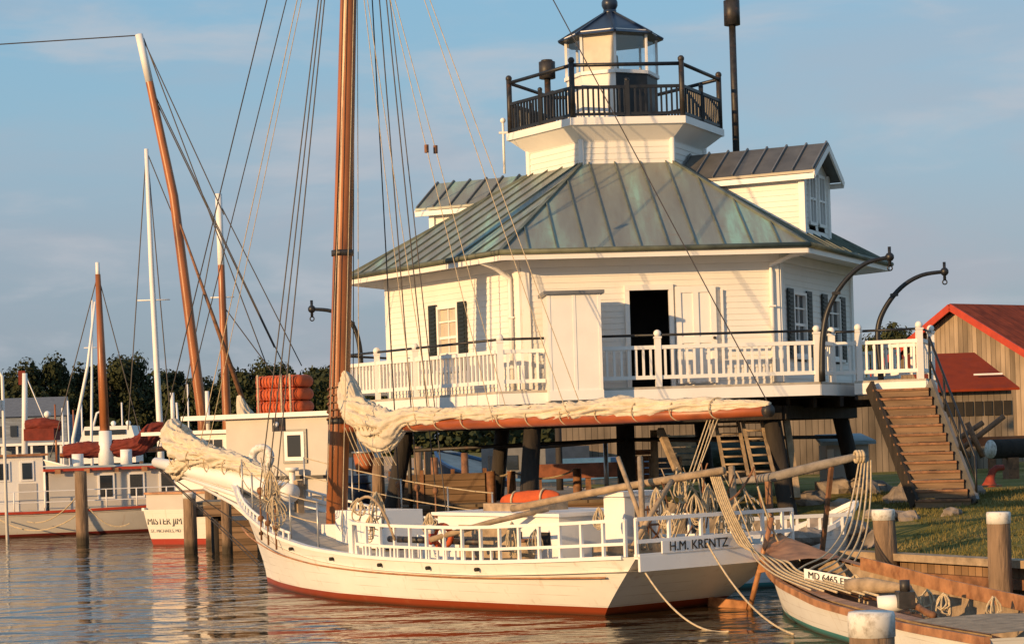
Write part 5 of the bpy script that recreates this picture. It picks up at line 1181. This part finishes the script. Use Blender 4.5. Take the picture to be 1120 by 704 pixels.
# timbers, log and red cleat on the right
q = at(1062, 483, 66); t_ = thing('trestle', (q.x, q.y, 1.5), 'orange-red painted timber trestle with crossed poles before the shed', 'trestle')
MB().box(q+V((.6, 0, 0)), (4.6, 0, 0), (0, .3, 0), (0, 0, .3)).build('beam', 'orangetim', t_)
for i, (a, b) in enumerate((((1025, 495), (1075, 462)), ((1040, 500), (1098, 455)), ((1075, 500), (1058, 462)), ((1035, 470), (1060, 500)))): MB().tube([at(a[0], a[1], 65.3-i*.2), at(b[0], b[1], 65.5-i*.2)], .09, 8).build('pole', 'brownwood', t_)
for px in (1020, 1050, 1085, 1110): MB().box(at(px, 505, 66.2), (.2, 0, 0), (0, .3, 0), (0, 0, 1.2)).build('leg', 'brownwood', t_)
q = at(1084, 491, 57); t_ = thing('log', (q.x, q.y, 1.5), 'big dark log lying on blocks with a whitewashed round end', 'log')
MB().tube([q, q+V((5, 2.2, 0))], .27, 20).build('trunk', 'pile_dark', t_); MB().tube([q-V((.03, .013, 0)), q+V((.02, .008, 0))], .26, 20).build('end_cap', 'cap', t_)
for t in (.6, 2.4): MB().box(q+V((t, t*.44, -.55)), (.3, 0, 0), (0, .7, 0), (0, 0, .6)).build('block', 'brownwood', t_)
q = at(1083, 541, 50); q.z = groundz(q.x, q.y); t_ = thing('red_bollard', q, 'bright red iron horn shaped bollard on the grass beside the stairs', 'bollard')
m_ = MB(); m_.tube([q, q+V((0, 0, .10)), q+V((.03, 0, .24)), q+V((.08, 0, .38)), q+V((.18, 0, .46)), q+V((.36, 0, .47))], [.24, .15, .10, .09, .08, .07], 14); m_.build('horn', mat('rusty_red_paint', (.27,.035,.015), .7, var=.3, scale=6, dirt=(.1,.03,.02), dscale=5, damt=(.5,.7)), t_)
m_ = MB(); m_.box(q+V((0, 0, .02)), (.5, 0, 0), (0, .4, 0), (0, 0, .06)); m_.build('base_plate', 'iron', t_)
# ================================================================== far left boats, masts, lamp
o, fr, L_, d, n = boat('motor_yacht', 'white two deck motor yacht among the far masts', V((-34, 150, 0)), V((-25.5, 153, 0)), 2.0, 1.6, 'hullj')
q = at(120, 476, 150)
yb = V((q.x, 150, 0))
MB().box(yb+V((0, 0, 3.0)), (4.3, 0, 0), (0, 3, 0), (0, 0, 1.6)).build('cabin', 'trim', o); fbg = MB().prism([yb+V((-1.9, -1.6, 3.8)), yb+V((2.2, -1.6, 3.8)), yb+V((1.9, -1.6, 4.9)), yb+V((-1.5, -1.6, 4.9))], (0, 3.2, 0)).build('flybridge', 'trim', o)
MB().box(yb+V((0, -1.55, 3.2)), (3.6, 0, 0), (0, .2, 0), (0, 0, .5)).build('pane', 'glass', o); MB().box(yb+V((0, -1.63, 4.45)), (3.0, 0, 0), (0, .1, 0), (0, 0, .35)).build('pane', 'glass', o)
m_ = MB(); m_.tube([yb+V((-1.2, 0, 4.9)), yb+V((-.9, 0, 5.9)), yb+V((-.4, 0, 6.1))], .08, 6); m_.ball(yb+V((.3, 0, 5.1)), .2); m_.ball(yb+V((1.4, 0, 5.1)), .2); m_.build('radar_arch', 'trim', o)
o, fr, L_, d, n = boat('cruiser', 'white sailboat with dark red canvas canopy behind the long cream boat', V((-27.5, 103, 0)), V((-20.8, 102, 0)), 1.4, 1.3, 'hullj')
q = at(46, 475, 102); MB().box(q+V((0, 0, .0)), (1.5, 0, 0), (0, 1.4, 0), (0, 0, .6)).build('canopy', 'redcanvas', o); sl = lumpy([q+V((-.8, 0, .45)), q+V((0, 0, .5)), q+V((.95, 0, .4))], [.25, .36, .22], 2, amp=.2); sl.build('canopy_top', 'redcanvas', o)
lbox(fr, d, n, 'cabin', 1.5, 5.5, -1, 1, 1.2, 2.4, 'trim', o); MB().ball(q+V((.3, 0, 1.0)), .18).build('radome', 'trim', o)
MB().tube([at(27, 500, 103), at(27, 408, 103)], [.16, .13], 10).build('mast', 'trim', o); MB().tube([at(28, 410, 103), at(50, 462, 103)], .03, 5).build('stay', 'trim', o); MB().box(at(24, 413, 103), (.35, 0, 0), (0, .1, 0), (0, 0, .7)).build('flag', 'redcanvas', o)
def sailmast(pts_, Y, r, mt, lab, cross=None, stays=(), hl=7, capc=None):
    """a moored sloop seen mostly by its mast: hull, cabin, mast, stays"""
    P3 = [at(x, y, Y) for x, y in pts_]; b = P3[-1]; bx = V((b.x, Y, 0))
    o, fr, L_, d, n = boat('sloop', lab, bx-V((hl*.45, -.6, 0)), bx+V((hl*.55, .6, 0)), 1.3, .9, 'hullj', cat='sailboat')
    lbox(fr, d, n, 'cabin', hl*.35, hl*.7, -.7, .7, .85, 1.35, 'trim', o)
    P3.append(V((b.x, Y, .9))) ; rr_ = [r*(.6+.5*i/(len(P3)-1)) for i in range(len(P3))]
    mo = MB().tube(P3, rr_, 12).build('mast', mt, o)
    if capc: m_ = MB(); q = P3[0].lerp(P3[1], capc) if len(P3) > 1 else P3[0]; m_.tube([P3[0], q], r*.72, 12); m_.build('mast_head', 'trim', mo)
    if cross:
        for (y_, hw_) in cross: q = P3[0].lerp(P3[-2], (y_-pts_[0][1])/(pts_[-1][1]-pts_[0][1])); MB().tube([q-V((hw_, 0, 0)), q+V((hw_, 0, 0))], .03, 6).build('spreader', 'trim', mo)
    for (x0, y0, x1, y1) in stays: MB().tube([at(x0, y0, Y), at(x1, y1, Y)], .016 if Y < 80 else .025, 5).build('stay', 'wire', o)
    return o
sailmast([(152, 38), (165, 97), (190, 215), (222, 462)], 82, .22, 'mastwood', 'sailboat with a raked brown mast painted white at its head', capc=.88, stays=((155, 40, 245, 235), (157, 42, 290, 395), (166, 97, 330, 440), (168, 105, 300, 380), (150, 39, -20, 50)), hl=9)
sailmast([(160, 163), (166, 300), (175, 468)], 88, .15, 'trim', 'sailboat with a tall white aluminium mast beside the raked brown one', cross=((328, .7),), stays=((160, 165, 195, 250), (161, 167, 185, 440), (160, 165, 140, 470)), hl=8)
sailmast([(239, 212), (243, 320), (248, 455)], 86, .2, 'mastwood', 'sailboat with an upright brown mast and white masthead fittings', cross=((325, .5),), capc=.95, stays=((240, 222, 330, 400), (240, 225, 200, 440), (241, 330, 300, 410)), hl=9)
o = sailmast([(104, 330), (96, 400), (80, 480)], 120, .12, 'trim', 'sailboat with a thin white mast leaning left of the yacht', hl=7)
o = sailmast([(101, 328), (100, 480)], 125, .10, 'trim', 'sailboat with a thin upright white mast beside the yacht', cross=((380, .5),), hl=7)
o = sailmast([(193, 440), (196, 480)], 110, .09, 'trim', 'small sailboat whose short white mast stands left of the furled jib', hl=6)
m_ = at(160, 100, 80)
# raked gaff spar crossing towards upright mast
a, b = at(197, 245, 80), at(270, 450, 80)
o = thing('spar', b, 'thin brown spar slanting between the two brown masts', 'spar'); MB().tube([a, b], [.04, .11], 8).build('pole', 'brownwood', o); sl = lumpy([at(262, 432, 80), at(268, 452, 80), at(275, 462, 80)], [.1, .28, .35], 3); sl.build('canvas_boot', 'sail', o)
# distant row of bare masts
for i, (px, y0) in enumerate(((60, 442), (68, 446), (74, 438), (80, 448), (89, 442), (133, 440), (188, 430), (205, 420), (300, 440))):
    Yd = 150+i*4; t = at(px, y0, Yd); o, fr, L_, d, n = boat('sloop', 'small distant white sailboat in the row moored before the tree line', V((t.x-3, Yd+1, 0)), V((t.x+3.4, Yd-1, 0)), 1.1, 1.0, 'hullj', cat='sailboat', group='distant sailboats at their moorings')
    MB().tube([V((t.x, Yd, .8)), t], .07, 6).build('mast', 'trim' if i % 3 else 'mastwood', o); lbox(fr, d, n, 'cabin', 2, 4.5, -.6, .6, .9, 1.5, 'trim', o)
# dockside lamp post and pole, far left
lb_ = at(7, 555, 72); tpz = at(4, 402, 72)
o = thing('street_lamp', (lb_.x, 72, 0), 'tall white dock lamp with a curved head at the far left edge', 'street lamp')
MB().tube([V((lb_.x, 72, -.5)), V((lb_.x, 72, tpz.z-.3)), V((lb_.x-.15, 72, tpz.z-.05)), V((lb_.x-.45, 72, tpz.z))], .06, 8).build('pole', 'trim', o); MB().ball(V((lb_.x-.5, 72, tpz.z-.05)), .2, 10, (1.3, 1, .6)).build('lamp_head', 'trim', o); MB().box(V((lb_.x-.2, 71.9, tpz.z-1.3)), (.25, 0, 0), (0, .2, 0), (0, 0, .35)).build('meter_box', 'trim', o)
# far house on shore
q = at(22, 470, 235); hb_ = thing('house', (q.x, 240, 1), 'pale blue-grey waterfront house with porch far behind the left boats', 'house')
MB().box(V((q.x, 243, 4.2)), (9, 0, 0), (0, 8, 0), (0, 0, 6.8)).build('wall', 'house', hb_); MB().prism([V((q.x-5, 238.5, 7.5)), V((q.x+5, 238.5, 7.5)), V((q.x+3.8, 243, 9.8)), V((q.x-3.8, 243, 9.8))], (0, .3, 0)).build('roof', 'greydark', hb_)
MB().box(V((q.x+.5, 237.6, 4.2)), (9.4, 0, 0), (0, 2.6, 0), (0, 0, .3)).build('porch_roof', 'trim', hb_)
for i in range(6): MB().box(V((q.x-4.2+i*1.7, 236.6, 2.7)), (.25, 0, 0), (0, .25, 0), (0, 0, 3)).build('porch_post', 'trim', hb_)
for i in range(5): MB().box(V((q.x-3.4+i*1.7, 238.9, 5.8)), (.8, 0, 0), (0, .1, 0), (0, 0, 1.3)).build('window', 'glass', hb_)
# far pontoon with posts
fp = thing('dock', (-28, 112, 0), 'distant low wooden dock with many short posts, far left', 'dock'); MB().box(V((-24, 112, .9)), (26, 0, 0), (0, 2.5, 0), (0, 0, .3)).build('deck_boards', 'rawwood', fp)
for i in range(22): MB().cyl(V((-36+i*1.2, 110.8, -.5)), .12, 2.3+random.random()*.8, 8).build('leg', 'pile', fp)
# ================================================================== trees
def treemesh(seed, h, rad, n=2600, leaf=.55):
    rnd = random.Random(seed); m_ = MB(); cl = []
    for i in range(26):
        a = rnd.uniform(0, 6.28); r_ = rad*math.sqrt(rnd.random())*.85; z = h*(.22+.72*rnd.random()); k = 1-abs(z/h-.5)*1.1
        cl.append((V((math.cos(a)*r_*k, math.sin(a)*r_*k, z)), rad*rnd.uniform(.22, .42)))
    for i in range(n):
        c, r_ = rnd.choice(cl); d = V((rnd.gauss(0, 1), rnd.gauss(0, 1), rnd.gauss(0, 1))).normalized(); p_ = c+d*r_*rnd.uniform(.55, 1.05)
        u = V((rnd.gauss(0, 1), rnd.gauss(0, 1), rnd.gauss(0, 1))); u = (u-d*u.dot(d)*.6).normalized(); v_ = d.cross(u).normalized(); s_ = leaf*rnd.uniform(.5, 1.1)
        m_.add([p_-u*s_, p_-v_*s_*.7, p_+u*s_, p_+v_*s_*.7+d*s_*.3], [(0, 1, 2, 3)])
    t = MB(); t.tube([V((0, 0, 0)), V((.1, 0, h*.3)), V((0, .1, h*.6)), V((0, 0, h*.85))], [h*.03, h*.024, h*.015, h*.005], 8)
    for i in range(7): c, _ = cl[i]; t.tube([V((0, 0, h*.25)), c], [h*.012, h*.004], 5)
    return m_, t
protos = []
for i, (h, rad) in enumerate(((14, 6), (12, 5), (10, 5.5), (13, 4.2))):
    m_, t = treemesh(i+1, h, rad, 5200, .36); o = thing('tree', (0, 0, 0), '', 'tree'); m_.build('crown', 'leaf', o); t.build('trunk', 'bark', o); protos.append((o, h))
spots = [(-14, 418, 0), (12, 408, 1), (46, 394, 0), (30, 412, 2), (64, 425, 2), (82, 418, 3), (98, 402, 1), (120, 394, 0), (138, 392, 0), (150, 408, 2), (168, 425, 3), (190, 408, 3), (206, 420, 2), (222, 416, 1), (240, 414, 1), (258, 405, 0), (276, 412, 2), (300, 398, 0), (318, 402, 1), (340, 410, 2), (350, 404, 3), (372, 415, 1), (392, 420, 2), (415, 425, 1), (440, 430, 2), (465, 432, 1), (490, 435, 2), (515, 438, 0), (540, 436, 1), (570, 440, 2), (600, 440, 1)]
used = set(); rnd = random.Random(5)
for i, (px, ytop, k) in enumerate(spots):
    Y = 262+rnd.uniform(-6, 22); t = at(px, ytop, Y); o, h = protos[k]
    if k in used: o = copy_tree(o)
    used.add(k); o.location = (t.x, Y, .8); sc_ = (t.z-.8)/h; o.scale = (sc_*rnd.uniform(.62, .92), sc_*.9, sc_); o.rotation_euler = (0, 0, rnd.uniform(0, 6)); tag(o, 'dark leafy tree in the line of trees along the far shore', 'tree', 'trees along the far shore')
for i, (px, ytop, Y) in enumerate(((945, 372, 150), (968, 360, 155), (990, 366, 148), (1004, 372, 158))):
    t = at(px, ytop, Y); o = copy_tree(protos[i][0]); h = protos[i][1]; o.location = (t.x, Y, 1.3); s_ = (t.z-1.3)/h; o.scale = (s_*.8, s_*.8, s_); tag(o, 'green tree top showing above the gallery rail left of the red barn', 'tree', 'trees beyond the red barn')
un = MB(); rnd = random.Random(9)
for i in range(9000):
    x = rnd.uniform(-85, 20); y = rnd.uniform(254, 262); z = 1+abs(rnd.gauss(0, 2.2))*(1+.5*noise.noise(V((x*.1, 0, 0)))); s_ = rnd.uniform(.3, .7)
    u = V((rnd.gauss(0, 1), rnd.gauss(0, 1), rnd.gauss(0, 1))).normalized(); v_ = u.orthogonal().normalized(); p_ = V((x, y, z)); un.add([p_-u*s_, p_-v_*s_, p_+u*s_, p_+v_*s_], [(0, 1, 2, 3)])
tag(un.build('undergrowth', 'leaf'), 'dark low bushes along the far shore below the trees', 'undergrowth', kind='stuff')
for o in bpy.data.objects:
    if '_loc' in o: del o['_loc']
